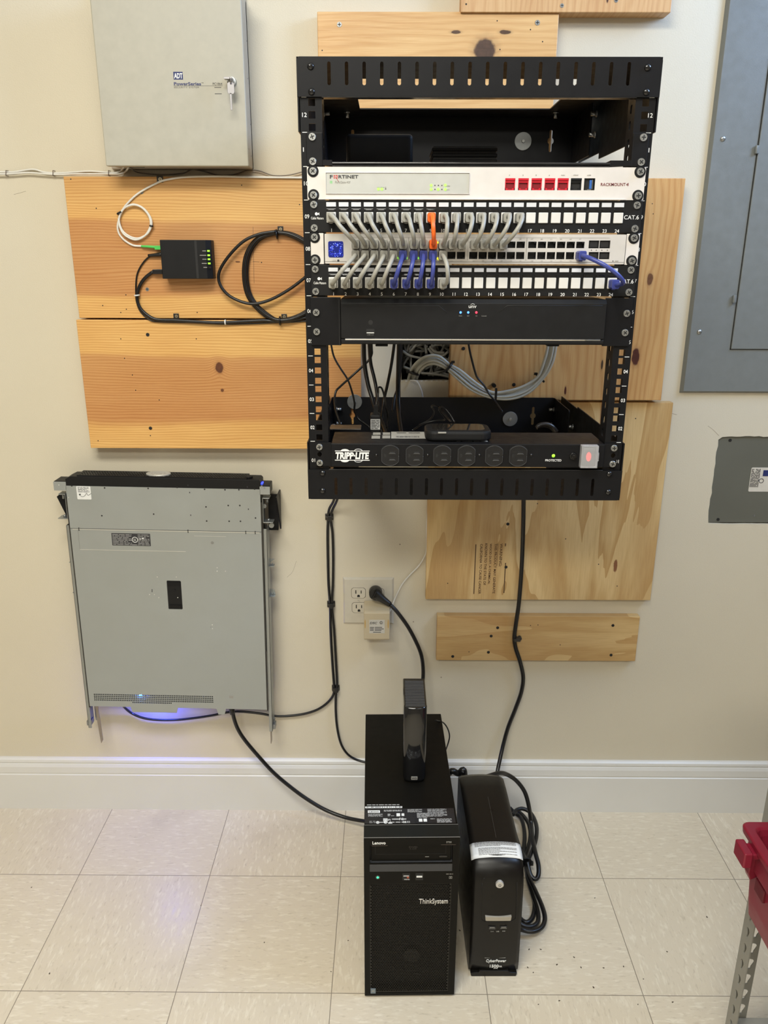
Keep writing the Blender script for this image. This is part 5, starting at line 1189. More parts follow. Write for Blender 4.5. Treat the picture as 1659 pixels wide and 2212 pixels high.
for s_, lab in ((-1, 'black angled bracket at the upper left corner of the hung server'), (1, 'black angled bracket at the upper right corner of the hung server')):
    xe = x0 - .002 if s_ < 0 else x1 + .002
    t = thing('server_bracket', (xe, 0, zt - .05), lab, 'bracket', 'black wall brackets holding the server')
    f = lambda u: xe + s_ * u
    mb = MB()
    zq = zt - .016
    if s_ < 0: mb.prism([(f(.001), zq - .008), (f(.022), zq - .010), (f(.031), zq - .017), (f(.016), zq - .056), (f(.001), zq - .092)], 'y', -.048, -.044); mb.prism([(0, zq - .012), (-.048, zq - .014), (-.048, zq - .020), (0, zq - .080)], 'x', f(.0025), f(.0045))
    else: mb.prism([(f(.008), zq - .008), (f(.034), zq - .008), (f(.030), zq - .094), (f(.008), zq - .094)], 'y', -.026, -.022); mb.prism([(0, zq - .004), (-.060, zq - .006), (-.052, zq - .020), (0, zq - .100)], 'x', f(.030), f(.033))
    mb.build('plate', BLK, t, .0006)
    mb = MB(); z1_, z2_ = zq - .004, zq - .062
    a_, b_ = sorted((f(.003), f(.0175))); mb.box(a_, b_, -.070, -.046, z1_ - .0018, z1_)
    a2, b2 = sorted((f(.0018), f(.0032))); mb.box(a2, b2, -.070, -.046, z2_, z1_)
    a_, b_ = sorted((f(.003), f(.024))); mb.box(a_, b_, -.070, -.046, z2_, z2_ + .0016); mb.build('clamp', RAIL, t, .0003)
    mb = MB(); mb.cyl((f(.011), -.058, z1_ - .0018), (f(.011), -.058, z1_ - .014), .0030, n=12); mb.cyl((f(.013), -.058, z2_ + .0016), (f(.013), -.058, z2_ + .006), .0030, n=12)
    if s_ > 0: mb.cyl((f(.0195), -.060, z2_ - .008), (f(.0195), -.064, z2_ - .008), .0056, n=20); mb.cyl((f(.004), -.056, z1_ - .022), (f(.004), -.060, z1_ - .022), .005, n=16)
    mb.build('bolt', CHRD, t)
for o in bpy.data.objects:
    if o.name.startswith('rack_server'): o.rotation_euler = (0, .016, 0)
TILT = None
# rails and brackets share the server's small tilt
for o in bpy.data.objects:
    if o.parent is None and (o.name.startswith('server_rail') or o.name.startswith('server_bracket')):
        o.location = piv + Rm @ (Vector(o.location) - piv); o.rotation_euler = (0, .016, 0)

# ------------------------------------------------------------------ wall outlet
ot = thing('wall_outlet', (.81, 0, .59), 'ivory double outlet plate on the wall below the rack', 'outlet')
a = A(740.5, 1246, 0); b = A(850.5, 1347, 0); X0, X1, Z0, Z1 = a.x, b.x, b.z, a.z
mb = MB(); v = [mb.b.verts.new(p) for p in [(X0, 0, Z0), (X1, 0, Z0), (X1, 0, Z1), (X0, 0, Z1), (X0 + .0045, -.0055, Z0 + .0045), (X1 - .0045, -.0055, Z0 + .0045), (X1 - .0045, -.0055, Z1 - .0045), (X0 + .0045, -.0055, Z1 - .0045)]]
for q in ((0, 1, 5, 4), (1, 2, 6, 5), (2, 3, 7, 6), (3, 0, 4, 7), (4, 5, 6, 7), (3, 2, 1, 0)): mb._f([v[i] for i in q])
mb.build('cover_plate', OUTW, ot, .0006)
Yo = -.0055
for px, py in ((774.5, 1281), (775.5, 1312.5), (814, 1282), (814, 1313)):
    p = A(px, py, Yo); pts = [(p.x + max(-.0165, min(.0165, .0195 * math.cos(t))), p.z + max(-.0130, min(.0130, .0165 * math.sin(t)))) for t in [2 * math.pi * k / 40 for k in range(40)]]
    mb = MB(); mb.prism([(p.x + (q[0] - p.x) * 1.05, p.z + (q[1] - p.z) * 1.06) for q in pts], 'y', Yo - .0001, Yo + .0004); g_ = mb.build('outlet_gap', pm('gap_brown', (.10, .085, .06), .7), ot)
    mb = MB(); mb.prism(pts, 'y', Yo - .0012, Yo + .0004); o = mb.build('receptacle', OUTW, ot, .0006)
    mb = MB(); mb.box(p.x - .0075, p.x - .0052, Yo - .0014, Yo - .0010, p.z - .0012, p.z + .0078); mb.box(p.x + .0052, p.x + .0073, Yo - .0014, Yo - .0010, p.z - .0006, p.z + .0070)
    mb.prism([(p.x - .0032, p.z - .0100)] + [(p.x + .0032 * math.cos(t), p.z - .0070 + .0032 * math.sin(t)) for t in [math.pi - k * math.pi / 8 for k in range(9)]] + [(p.x + .0032, p.z - .0100)], 'y', Yo - .0014, Yo - .0010); mb.build('slots', SLOT, o)
p = A(775, 1297.5, Yo); mb = MB(); mb.cyl((p.x, Yo, p.z), (p.x, Yo - .001, p.z), .0030, n=16); mb.m = 1; mb.box(-.0030, .0030, Yo - .0014, Yo - .0008, -.0004, .0004, Matrix.Translation((p.x, 0, p.z)) @ Matrix.Rotation(.45, 4, 'Y')); mb.build('plate_screw', [OUTW, GRY], ot)
# cream adapter
tf = thing('plug_in_transformer', (.828, -.0055, .50), 'cream plug-in transformer with a small label, hanging in the lower right socket', 'power adapter')
a = A(785.5, 1308, -.046); b = A(842, 1383.5, -.046); zz1 = A(800, 1322, -.046).z
mb = MB(); mb.prism([(-.007, zz1 + .012), (-.041, zz1 + .001), (-.046, zz1 - .003), (-.046, b.z + .003), (-.043, b.z), (-.007, b.z + .003)], 'x', a.x, b.x)
mb.build('case', OUTC, tf, .0025, 3)
for s_, px in ((-1, 788.8), (1, 838.5)):
    p = A(px, 1348, -.0462); mb = MB(); mb.prism([(p.x + .0016 * math.cos(t), p.z + .0115 * math.sin(t)) for t in [k * math.pi / 10 for k in range(20)]], 'y', -.0463, -.0455); mb.build('heat_mark', YSTN, tf)
a = A(797.5, 1339, -.0463); b = A(831, 1368, -.0463); mb = MB(); mb.box(a.x, b.x, -.0464, -.0455, b.z, a.z); lb_ = mb.build('label', pm('pale_label', (.55, .53, .47), .5), tf)
texts('printed_name', [ptext('DSC', 799, 1343.5, 815, 1348, -.0465, bold=.01, shear=.2)], DGRY, lb_)
mb = MB()
for i, (u0, u1, yy) in enumerate(((799, 808, 1355.7), (809.5, 825.5, 1355.5), (799, 807.5, 1358.8), (809.5, 829, 1358.8), (799, 807.5, 1361.8), (809.5, 824, 1361.8), (806, 823, 1366))): mb.pbox(u0, yy - .9, u1, yy + .5, -.0465, .0003)
mb.build('fine_print', DGRY, lb_)
c_ = A(823.3, 1345, -.0465); plate('certification_mark', disc(c_.x, c_.z, .0036, 18), [disc(c_.x, c_.z, .0027, 18)], TXZ(-.0466), .0003, DGRY, lb_); texts('certification_letters', [('UL', (c_.x, -.0465, c_.z), .003, .003, {})], DGRY, lb_)
cable('transformer_wire', [A(886, 822, -.002), A(900, 824, -.012), A(908, 838, -.020), A(913, 857, -.020), A(918, 900, -.014), A(925, 1000, -.010), A(926, 1080, -.008), A(922, 1130, -.008), A(922, 1165, -.008), A(921, 1190, -.008), A(914, 1208, -.008), A(903, 1224, -.008), A(886, 1241, -.008), A(870, 1260, -.008), A(860, 1278, -.008), A(851, 1298, -.009), A(842, 1322, -.020)], .0017, WHC, 'thin white wire from the wall opening down to the cream transformer')
# black plug and cord
pg = thing('plug_and_cord', A(815, 1287, -.01), 'black angled power plug and cord in the upper right socket', 'power cord')
c_ = A(813, 1284, -.02); d_ = A(843, 1306, -.03)
mb = MB(); mb.tube([Vector((c_.x - .004, -.022, c_.z + .003)), Vector((c_.x + .002, -.023, c_.z)), Vector((c_.x + .014, -.026, c_.z - .009)), d_], .0150, 14, 5, r1=.0062)
mb.cyl((c_.x - .002, -.0070, c_.z + .002), (c_.x - .002, -.0250, c_.z + .002), .0160, .0150, n=24); mb.build('plug', CORD, pg, .001)
mb = MB(); mb.tube([d_, A(858, 1322, -.034), A(880, 1352, -.036), A(898, 1385, -.036), (A(910, 1415, -.034)), A(914, 1445, -.034), A(913, 1475, -.04), A(908, 1510, -.06), A(900, 1545, -.10), A(900, 1600, -.13)], .0046, 10); mb.build('cord', CORD, pg)

# ------------------------------------------------------------------ long cords on the wall
cable('long_cord', PP([(726, 1060, -.06), (720, 1083, -.03), (711, 1100, -.014), (709, 1119, -.010), (707.5, 1150), (708, 1200), (709.5, 1260), (713, 1307, -.010), (714, 1360), (717, 1420), (721, 1475), (722, 1492, -.010), (716, 1508), (700, 1524), (678, 1536), (645, 1544), (600, 1547), (560, 1541), (520, 1537), (490, 1539), (460, 1545), (420, 1551), (380, 1555), (340, 1555), (310, 1551), (285, 1541), (268, 1527, -.02), (262, 1516, -.045)], -.007), .0030, CORD, 'black cord clipped down the wall, sweeping left to the bottom of the server')
cable('long_cord', PP([(734, 1060, -.06), (727, 1083, -.03), (718, 1102, -.014), (714, 1119, -.010), (718, 1150), (719.5, 1200), (719, 1260), (717, 1307, -.010), (721.5, 1360), (725, 1420), (728, 1475), (726, 1492, -.010), (725, 1530), (728, 1570), (736, 1605), (750, 1628), (770, 1641), (795, 1648, -.012)], -.007), .0030, CORD, 'black cord clipped down the wall, curving right behind the computer tower')
for px, py, lab in ((711, 1119, 'black cord clip just below the rack'), (715, 1308, 'black cord clip left of the wall outlet'), (725, 1490, 'black cord clip where the two cords part')):
    p = A(px, py, -.013); t = thing('cord_clip', (p.x, 0, p.z), lab, 'clip')
    mb = MB(); mb.box(p.x - .010, p.x + .009, -.004, 0, p.z - .008, p.z + .007); mb.box(p.x - .0085, p.x + .0075, -.0145, -.002, p.z - .0045, p.z + .0035); mb.build('base', CLIPB, t, .0008)
    mb = MB(); mb.box(p.x - .003, p.x + .006, -.0155, -.0135, p.z - .0075, p.z + .0055); mb.build('latch', CORD, t, .0008)
spc = thing('mains_lead', A(500, 1526, -.05), 'thick black power cord curving from the server to the computer tower', 'cable')
mb = MB(); mb.tube(PP([(499, 1508, -.050), (502, 1530, -.050), (505, 1550, -.048), (514, 1575, -.046), (530, 1600, -.042), (557, 1632, -.040), (590, 1668, -.042), (625, 1698, -.045), (660, 1724, -.050), (700, 1748, -.058), (740, 1764, -.07), (775, 1772, -.085), (800, 1775, -.10)], 0), .0048, 10); mb.build('cord', CORD, spc)
mb = MB(); mb.tube([A(498.5, 1505, -.05), A(499, 1518, -.05), A(502, 1542, -.049)], .0095, 12, 4, r1=.0062); mb.build('plug', CORD, spc)
cable('rack_power_cord', PP([(1131, 1050, -.10), (1131, 1083, -.07), (1130, 1140, -.05), (1127, 1220, -.04), (1121, 1300, -.036), (1114, 1350, -.032), (1111, 1378, -.030), (1114, 1400, -.028), (1123, 1428, -.022), (1130, 1462, -.016), (1126, 1495, -.014), (1113, 1532, -.014), (1098, 1570, -.016), (1088, 1605, -.022), (1080, 1640, -.040), (1074, 1670, -.06), (1072, 1700, -.09)], 0), .0050, CORD, 'thick black cord hanging from the rack down to the battery backup')
p = A(1119, 1378, -.024); t = thing('cord_clip', (p.x, -.019, p.z), 'black cord clip screwed to the narrow plywood strip', 'clip')
mb = MB(); mb.cyl((p.x + .004, -.019, p.z), (p.x + .004, -.030, p.z), .0045, n=14); mb.box(p.x - .012, p.x + .004, -.038, -.022, p.z - .0035, p.z + .0035); mb.build('strap', CLIPB, t, .001)

# ------------------------------------------------------------------ computer tower
pc = thing('computer_tower', (.8143, -.5597, 0), 'tall black computer tower with a honeycomb front, on the floor under the rack', 'computer', rot=(0, 0, .022))
X0, X1, Y0, Y1, ZT = .8143, .9883, -.5597, -.1535, .376
mb = MB(); mb.box(X0 + .0006, X1 - .0006, Y0 + .034, Y1, .006, ZT - .0006); mb.build('case', PCB, pc, .0015)
mb = MB(); mb.box(X0, X1, Y0 + .002, Y0 + .0345, ZT - .0012, ZT + .0004); mb.build('top_cap', pm('tower_cap', (.010, .011, .010), .36, spec=.25), pc, .0004)
mb = MB(); mb.box(X0, X1, Y0 + .0346, Y0 + .0356, ZT - .001, ZT + .0002); mb.box(X0, X1, Y0 + .0012, Y0 + .0022, ZT - .001, ZT + .0004); mb.build('cap_edge_glint', pm('edge_glint', (.20, .195, .18), .35), pc)  # pale lines paint an edge glint into the colour
F = lambda x, y: A(x, y, Y0)
hx0, hx1 = X0 + .0105, X1 - .0125
gz1 = F(890, 1911).z; gz0 = F(890, 2146).z
odz1, odz0 = F(890, 1828).z, F(890, 1866).z; lip0 = F(890, 1884).z
# honeycomb grille
gh = []; ph = .0046; rr = .00215; row = 0; z_ = gz1 - .003
while z_ > gz0 + .002:
    xx = hx0 + .003 + (ph / 2 if row % 2 else 0)
    while xx < hx1 - .002: gh.append([(xx + rr * 1.10 * math.cos(t), z_ + rr * .92 * math.sin(t)) for t in [math.pi / 6 + k * math.pi / 3 for k in range(6)]]); xx += ph
    z_ -= ph * .80; row += 1
plate('front_bezel', rect(X0, X1, .005, ZT - .0004, .001, 2), [rect(hx0, hx1, odz0 - .0002, odz1), rect(hx0, hx1, gz0, gz1)], TXZ(Y0 + .0012), .0024, PCB, pc)
mb = MB(); mb.box(X0, X0 + .004, Y0 + .0024, Y0 + .036, .005, ZT - .001); mb.box(X1 - .004, X1, Y0 + .0024, Y0 + .036, .005, ZT - .001); mb.box(X0, X1, Y0 + .012, Y0 + .036, .005, .012); mb.build('bezel_side', PCB, pc)
plate('honeycomb_grille', rect(hx0 - .001, hx1 + .001, gz0 - .001, gz1 + .001), gh, TXZ(Y0 + .0018), .0016, pm('grille_black', (.012, .0105, .008), .38, spec=.35), pc)
mb = MB(); mb.box(hx0, hx1, Y0 + .020, Y0 + .021, gz0, gz1); mb.build('fan_bay', SLOT, pc)
cxf = (X0 + X1) / 2 + .004; czf = .09
mb = MB()
for r_ in (.030, .040, .048):
    mb.tube([(cxf + r_ * math.cos(t), Y0 + .0145, czf + r_ * math.sin(t)) for t in [k * math.pi / 14 for k in range(29)]], .0007, 6, 0)
mb.cyl((cxf, Y0 + .019, czf), (cxf, Y0 + .013, czf), .016, n=24)
mb.build('fan_guard', pm('dark_steel', (.09, .09, .085), .4, .6), pc)
# drive bay
mb = MB(); mb.box(hx0, hx1, Y0 + .009, Y0 + .012, odz0, odz1); mb.build('bay_recess', SLOT, pc)
mb = MB(); mb.box(hx0 + .003, hx1 - .003, Y0 + .0045, Y0 + .009, odz0 + .002, odz1 - .001); od = mb.build('disc_drive', PCB, pc, .0006)
mb = MB(); dz0 = odz0 + (odz1 - odz0) * .42
for q in ((hx0 + .010, hx1 - .012, odz1 - .0035, odz1 - .003), (hx0 + .010, hx1 - .012, dz0, dz0 + .0005), (hx0 + .010, hx0 + .0105, dz0, odz1 - .003), (hx1 - .0125, hx1 - .012, dz0, odz1 - .003)): mb.box(q[0], q[1], Y0 + .0042, Y0 + .0050, q[2], q[3])
mb.build('tray_gap', SLOT, od)
mb = MB(); q = F(958, 1856); mb.prism(rect(q.x - .0075, q.x + .0075, q.z - .0020, q.z + .0020, .0019), 'y', Y0 + .0034, Y0 + .0048); mb.build('eject_button', BLKG, od, .0004)
texts('disc_logo', [('DVD', (F(893, 1835).x, Y0 + .0044, F(893, 1835).z), .015, .0035, {}), ('R RW', (F(893, 1839).x, Y0 + .0044, F(893, 1839.2).z), .012, .0016, {})], pm('faint_grey_print', (.06, .055, .05), .5), od)
mb = MB(); q = F(923, 1856.5); mb.box(q.x - .0035, q.x + .0035, Y0 + .0040, Y0 + .0046, q.z - .0004, q.z + .0004); mb.build('drive_light', GRY, od)
mb = MB(); mb.prism([(Y0 + .009, odz0), (Y0 - .0002, odz0 - .003), (Y0 - .0002, lip0), (Y0 + .002, lip0)], 'x', hx0, hx1); mb.build('bay_lip', PCB2, pc, .0004)
Yf = Y0 - .0001
def fq(x0_, y0_, x1_, y1_): a_ = F(x0_, y0_); b_ = F(x1_, y1_); return ((a_.x + b_.x) / 2, Yf, (a_.z + b_.z) / 2), b_.x - a_.x, a_.z - b_.z
texts('printed_maker_name', [('Lenovo', *fq(804.5, 1818, 833, 1824.6), dict(bold=.02))], WHT, pc)
texts('printed_model', [('ST50', *fq(964.5, 1820, 975.5, 1823.8), {})], GRY, pc)
texts('badge_lettering', [('ThinkSystem', *fq(905.5, 1943, 967.5, 1957), dict(depth=.0012, bold=.004))], pm('pale_badge', (.66, .64, .60), .3, .3), pc)
mb = MB(); 
for q in ((803, 1827, 837, 1827.8), (953, 1827, 985, 1827.8)): c3, w3, h3 = fq(*q); mb.box(c3[0] - w3 / 2, c3[0] + w3 / 2, Yf - .0001, Yf + .0003, c3[2] - h3 / 2, c3[2] + h3 / 2)
mb.build('rule_line', pm('faint_brown_line', (.10, .075, .06), .4), pc)
q = F(816, 1895.5); mb = MB(); mb.cyl((q.x, Y0 + .0005, q.z), (q.x, Y0 - .0006, q.z), .0045, n=20); b_ = mb.build('power_button', BLKG, pc); mb = MB(); mb.dome((q.x, Y0 - .0006, q.z), (0, -1, 0), .0024, .0008, 14); mb.build('power_light', LEDT, b_)
for i, px in enumerate((877.5, 906)):
    c3, w3, h3 = fq(px - 8, 1888, px + 8, 1903); mb = MB(); mb.box(c3[0] - w3 / 2, c3[0] + w3 / 2, Yf - .0002, Yf + .0006, c3[2] - h3 / 2, c3[2] + h3 / 2); ub = mb.build('usb_socket', SLOT, pc)
    mb = MB(); c3, w3, h3 = fq(px - 6, 1892.8, px + 6, 1894) if i == 0 else fq(px - 6.2, 1893.5, px + 6.2, 1897); mb.box(c3[0] - w3 / 2, c3[0] + w3 / 2, Yf - .0006, Yf - .0001, c3[2] - h3 / 2, c3[2] + h3 / 2); mb.build('usb_tongue', STK, ub)
    if i == 0:
        mb = MB(); c3, w3, h3 = fq(px + 1.5, 1895, px + 6, 1898.5); mb.box(c3[0] - w3 / 2, c3[0] + w3 / 2, Yf - .0005, Yf - .0001, c3[2] - h3 / 2, c3[2] + h3 / 2); mb.build('usb_mark', pm('rust_print', (.35, .08, .04), .5), ub)
        texts('usb_caption', [('XClarity', (c3[0] - .002, Yf - .0002, F(877, 1901).z), .010, .0020, dict(bold=.01))], STK, ub)
mb = MB(); c3, w3, h3 = fq(970.5, 1896, 977, 1901); 
for q in ((-1, -.8, -1, 1), (.8, 1, -1, 1), (-1, 1, .7, 1), (-1, 1, -1, -.7), (-.3, .3, -.3, .3)): mb.box(c3[0] + q[0] * w3 / 2, c3[0] + q[1] * w3 / 2, Yf - .0002, Yf + .0002, c3[2] + q[2] * h3 / 2, c3[2] + q[3] * h3 / 2)
c3, w3, h3 = fq(964, 1889.5, 979, 1892); lines(mb, c3[0] - w3 / 2, c3[0] + w3 / 2, c3[2] - h3 / 2, c3[2] + h3 / 2, 1, Yf, seed=4)
mb.build('printed_mark', GRY, pc)
c3, w3, h3 = fq(800.5, 2136, 811.5, 2146); mb = MB(); mb.box(c3[0] - w3 / 2, c3[0] + w3 / 2, Yf - .0004, Yf + .0008, c3[2] - h3 / 2, c3[2] + h3 / 2); st = mb.build('processor_sticker', pm('grey_blue_sticker', (.16, .20, .23), .35), pc)
mb = MB(); mb.box(c3[0] - .0025, c3[0] + .0025, Yf - .0006, Yf - .0003, c3[2] - .0008, c3[2] + .0015); mb.build('sticker_mark', GRY, st)
mb = MB()
for x_ in (X0 + .004, X1 - .024):
    for y_ in (Y0 + .014, Y1 - .04): mb = MB(); mb.box(x_, x_ + .02, y_, y_ + .02, 0, .0065); mb.build('foot', BLKM, pc, .001)
# regulatory print on the top
tz = ZT - .0004
def T4(x0_, y0_, x1_, y1_): a_ = AZ(x0_, y0_, ZT); b_ = AZ(x1_, y1_, ZT); return a_.x, b_.x, b_.y, a_.y
q = T4(791, 1742, 871, 1746); mb = MB(); mb.box(q[0], q[1], q[2], q[3], ZT - .001, ZT - .0002); st = mb.build('barcode_strip', STK, pc)
mb = MB(); x_ = q[0] + .003; R9 = random.Random(9)
while x_ < q[1] - .003: w_ = R9.uniform(.0005, .0022); mb.box(x_, x_ + w_, q[2] + .0008, q[3] - .0008, ZT - .0004, ZT - .0001); x_ += w_ + R9.uniform(.0006, .003)
mb.build('barcode', DGRY, st)
mb = MB(); q = T4(790, 1747, 977, 1780); 
mb.box(X0 + .0015, X1 - .004, q[2], q[3], ZT - .001, ZT - .0004); rg = mb.build('regulatory_label', pm('label_black', (.016, .016, .018), .3), pc)
org = (0, 0, ZT - .0003); KW = dict(X=(1, 0, 0), Z=(0, 1, 0), org=org)
mb = MB()
for k, (x0_, y0_, x1_, y1_, n__, f_) in enumerate(((795, 1737.8, 865, 1740.4, 1, .7), (831, 1750, 870, 1754, 2, .6), (797, 1758, 828, 1764.5, 4, .45), (839, 1758.5, 845, 1764, 3, .6), (846, 1762, 853, 1764, 1, .4), (882, 1749, 914, 1756.5, 5, .45), (902, 1757.5, 927, 1768.5, 6, .5), (925, 1749, 968, 1766.5, 9, .42), (931, 1770.2, 941, 1771.8, 1, .8), (945, 1770.4, 978, 1779.6, 5, .5), (829, 1769.5, 845, 1774, 2, .7), (848, 1768, 879, 1773, 1, .5), (813, 1775, 879, 1779, 1, .5), (799, 1773, 812, 1779, 2, .3))):
    q = T4(x0_, y0_, x1_, y1_); lines(mb, q[0], q[1], q[2], q[3], n__, 0, fill=f_, seed=k + 30, **KW)
mb.build('fine_print', pm('pale_grey_print', (.45, .45, .44), .5), rg)
mb = MB()
for q in ((796.5, 1750.5, 822.5, 1756), (858, 1757.5, 866, 1764), (869, 1758, 875, 1763.5), (829, 1768.5, 838.5, 1774.5), (906, 1770, 914, 1776.5), (916, 1770, 924, 1776.5)):
    q = T4(*q); mb.box(q[0], q[1], q[2], q[3], ZT - .0004, ZT - .0002)
for px in (817, 834): q = T4(px - 4, 1774.5, px + 4, 1779); mb.prism(disc((q[0] + q[1]) / 2, (q[2] + q[3]) / 2, .0034, 14), 'z', ZT - .0004, ZT - .0002)
q = T4(839, 1774.5, 849, 1779.5); mb.prism([(q[0], q[2]), (q[1], q[2]), ((q[0] + q[1]) / 2, q[3])], 'z', ZT - .0004, ZT - .0002)
mb.build('printed_symbols', STK, rg)
KT = dict(X=(1, 0, 0), Y=(0, 1, 0))
def tt(s_, x0_, y0_, x1_, y1_, **k): q = T4(x0_, y0_, x1_, y1_); return (s_, ((q[0] + q[1]) / 2, (q[2] + q[3]) / 2, ZT - .0002), q[1] - q[0], q[3] - q[2], dict(KT, **k))
texts('label_name', [tt('Lenovo', 799, 1752, 820, 1754.9, bold=.01)], DGRY, rg)
texts('label_letters', [tt('CE', 871, 1774.8, 879, 1779), tt('FC', 864, 1768, 873, 1773), tt('UK CA', 880.5, 1774.8, 887, 1779)], STK, rg)
# ------------------------------------------------------------------ external drive on the tower
ed = thing('external_drive', (.9102, -.402, ZT), 'black book-shaped external drive standing on the computer tower', 'external drive')
ex0, ex1, ey0, ey1, ez1 = .8875, .9325, -.402, -.288, .546
pl = [(ex0, ey1), (ex1, ey1)] + [((ex0 + ex1) / 2 + (ex1 - ex0) / 2 * math.sin(t), ey0 + .012 - .012 * math.cos(t) ** .7) for t in [math.radians(90 - 180 * k / 18) for k in range(19)]]
rows_ = []; mb = MB()
for z_, in_ in ((ZT, .004), (ZT + .002, .0015), (ZT + .008, 0), (ez1 - .003, 0), (ez1, .0015)):
    rows_.append([mb.b.verts.new(((ex0 + ex1) / 2 + (q_[0] - (ex0 + ex1) / 2) * (1 - in_ / .0225), q_[1] + (in_ if q_[1] < ey0 + .02 else -in_), z_)) for q_ in pl])
for r0_, r1_ in zip(rows_, rows_[1:]):
    for i in range(len(pl)):
        f_ = mb._f([r0_[i], r0_[(i + 1) % len(pl)], r1_[(i + 1) % len(pl)], r1_[i]]); f_.smooth = 2 < i < len(pl) - 1
mb._f(rows_[0][::-1]); mb._f(rows_[-1]); mb.build('case', BLKG, ed)
for i in range(17):
    y_ = ey0 + .007 + i * .0058; mb = MB(); mb.box(ex0 + .0035, ex1 - .0035, y_, y_ + .0022, ez1 - .0005, ez1 + .0010); mb.build('vent_rib', pm('rib_grey', (.07, .07, .072), .35) if i == 0 else bpy.data.materials['rib_grey'], ed, .0004)
q = A(895, 1681, ey0 - .0003); mb = MB(); mb.prism(rect(q.x - .0063, q.x + .0063, q.z - .0036, q.z + .0036, .0012), 'y', ey0 - .0006, ey0 + .002); lg = mb.build('logo_plate', GRY, ed); texts('logo_lettering', [('WD', (q.x, ey0 - .0007, q.z), .0105, .0042, dict(bold=.02, shear=.2))], DGRY, lg)
cable('drive_lead', [A(940, 1556, -.20), A(956, 1560, -.17), A(966, 1572, -.16), A(971, 1588, -.15), A(969, 1602, -.15), A(963, 1620, -.16)], .0016, CORD, 'thin black lead arching out behind the right side of the computer tower')

# ------------------------------------------------------------------ battery backup
up = thing('battery_backup', (1.068, -.35, 0), 'slim black battery backup on the floor, right of the computer tower', 'battery backup', rot=(0, 0, .012))
ux0, ux1, uy0, uy1, uz1 = 1.0195, 1.1190, -.5030, -.205, .262
prof = [(uy1, .003), (uy0 + .012, .003), (uy0 + .003, .008), (uy0, .030), (uy0 + .001, .120), (uy0 + .004, .215), (uy0 + .009, .236), (uy0 + .020, .252), (uy0 + .036, .2605), (uy0 + .060, uz1 + .001), (uy1 + -.06, uz1), (uy1 - .02, uz1 - .004), (uy1, uz1 - .014)]
nseg = 14; W = ux1 - ux0; mb = MB(); rows = []
for (y_, z_) in prof:
    top_ = z_ > .24; r_ = []
    for k in range(nseg + 1):
        s_ = k / nseg; bow = 1 - (2 * s_ - 1) ** 2
        edge_ = max(0, abs(2 * s_ - 1) - .82) / .18
        yy = y_ - (.006 * bow if y_ < uy0 + .05 else 0); zz = z_ + (.005 * bow - .003 * edge_ ** 2 if top_ else 0)
        r_.append(mb.b.verts.new((ux0 + W * s_, yy, zz)))
    rows.append(r_)
for i in range(len(rows) - 1):
    for k in range(nseg):
        f_ = mb._f([rows[i][k], rows[i][k + 1], rows[i + 1][k + 1], rows[i + 1][k]]); f_.smooth = True
mb._f([r_[0] for r_ in rows][::-1]); mb._f([r_[-1] for r_ in rows]); mb._f([rows[0][k] for k in range(nseg + 1)] + [rows[-1][k] for k in range(nseg, -1, -1)])
UPM = pm('satin_black_plastic', (.0075, .0065, .0055), .33, bump=.08, spec=.3)
mb.build('case', UPM, up, 0)
mb = MB()
for x_, y_ in ((ux0 + .006, uy0 + .02), (ux1 - .020, uy0 + .02), (ux0 + .006, uy1 - .03), (ux1 - .020, uy1 - .03)): m2 = MB(); m2.box(x_, x_ + .014, y_, y_ + .014, 0, .007); m2.build('foot', BLKM, up)
mb = MB(); mb.box((ux0 + ux1) / 2 + .004, (ux0 + ux1) / 2 + .0046, uy0 + .075, uy0 + .20, uz1 + .0052, uz1 + .0062); mb.build('top_seam', GRY and pm('seam_grey', (.06, .055, .05), .4), up)
def bowy(x_, y_): s_ = (x_ - ux0) / W; return y_ - .006 * (1 - (2 * s_ - 1) ** 2)
def bowz(x_): s_ = (x_ - ux0) / W; e_ = max(0, abs(2 * s_ - 1) - .82) / .18; return .005 * (1 - (2 * s_ - 1) ** 2) - .003 * e_ ** 2
# white instruction sheet curved over the top edge
q0 = AZ(1016, 1845, uz1 + .004); 
shx0, shx1, shy0, shy1 = ux0 - .0005, ux1 + .0005, uy0 + .026, uy0 + .062
mb = MB(); rr_ = []
for j in range(5):
    y_ = shy0 + (shy1 - shy0) * j / 4; zf = {0: .2568, 1: .2598, 2: .2620, 3: .2627, 4: .2630}[j]
    rr_.append([mb.b.verts.new((shx0 + (shx1 - shx0) * k / 16, y_, zf + .0016 + bowz(max(ux0, min(ux1, shx0 + (shx1 - shx0) * k / 16))))) for k in range(17)])
for j in range(4):
    for k in range(16): f_ = mb._f([rr_[j][k], rr_[j][k + 1], rr_[j + 1][k + 1], rr_[j + 1][k]]); f_.smooth = True
shp = mb.build('instruction_label', STK, up); so = shp.modifiers.new('thick', 'SOLIDIFY'); so.thickness = .0005; so.offset = 1
mb = MB(); RL_ = random.Random(17)
for j in range(12):
    t_ = .06 + .88 * j / 12; y_ = shy1 - (shy1 - shy0) * t_; zf = .2630 - .0062 * max(0, (t_ - .4) / .6) ** 1.6
    x_ = shx0 + .009 + (0 if j < 5 else .006); xe_ = shx1 - (.010 if j not in (4, 8, 10) else RL_.uniform(.025, .06))
    if j in (5,): continue
    while x_ < xe_:
        w_ = RL_.uniform(.002, .006); x2 = min(x_ + w_, xe_)
        za = zf + .0030 + bowz(x_); zb3 = zf + .0030 + bowz(x2)
        v = [mb.b.verts.new(p_) for p_ in ((x_, y_, za), (x2, y_, zb3), (x2, y_ + .0011, zb3), (x_, y_ + .0011, za))]; mb._f(v); x_ = x2 + .0007
mb.build('fine_print', pm('ink_grey', (.16, .16, .17), .6), shp)
Uf = lambda x, y: A(x, y, uy0 - .006)
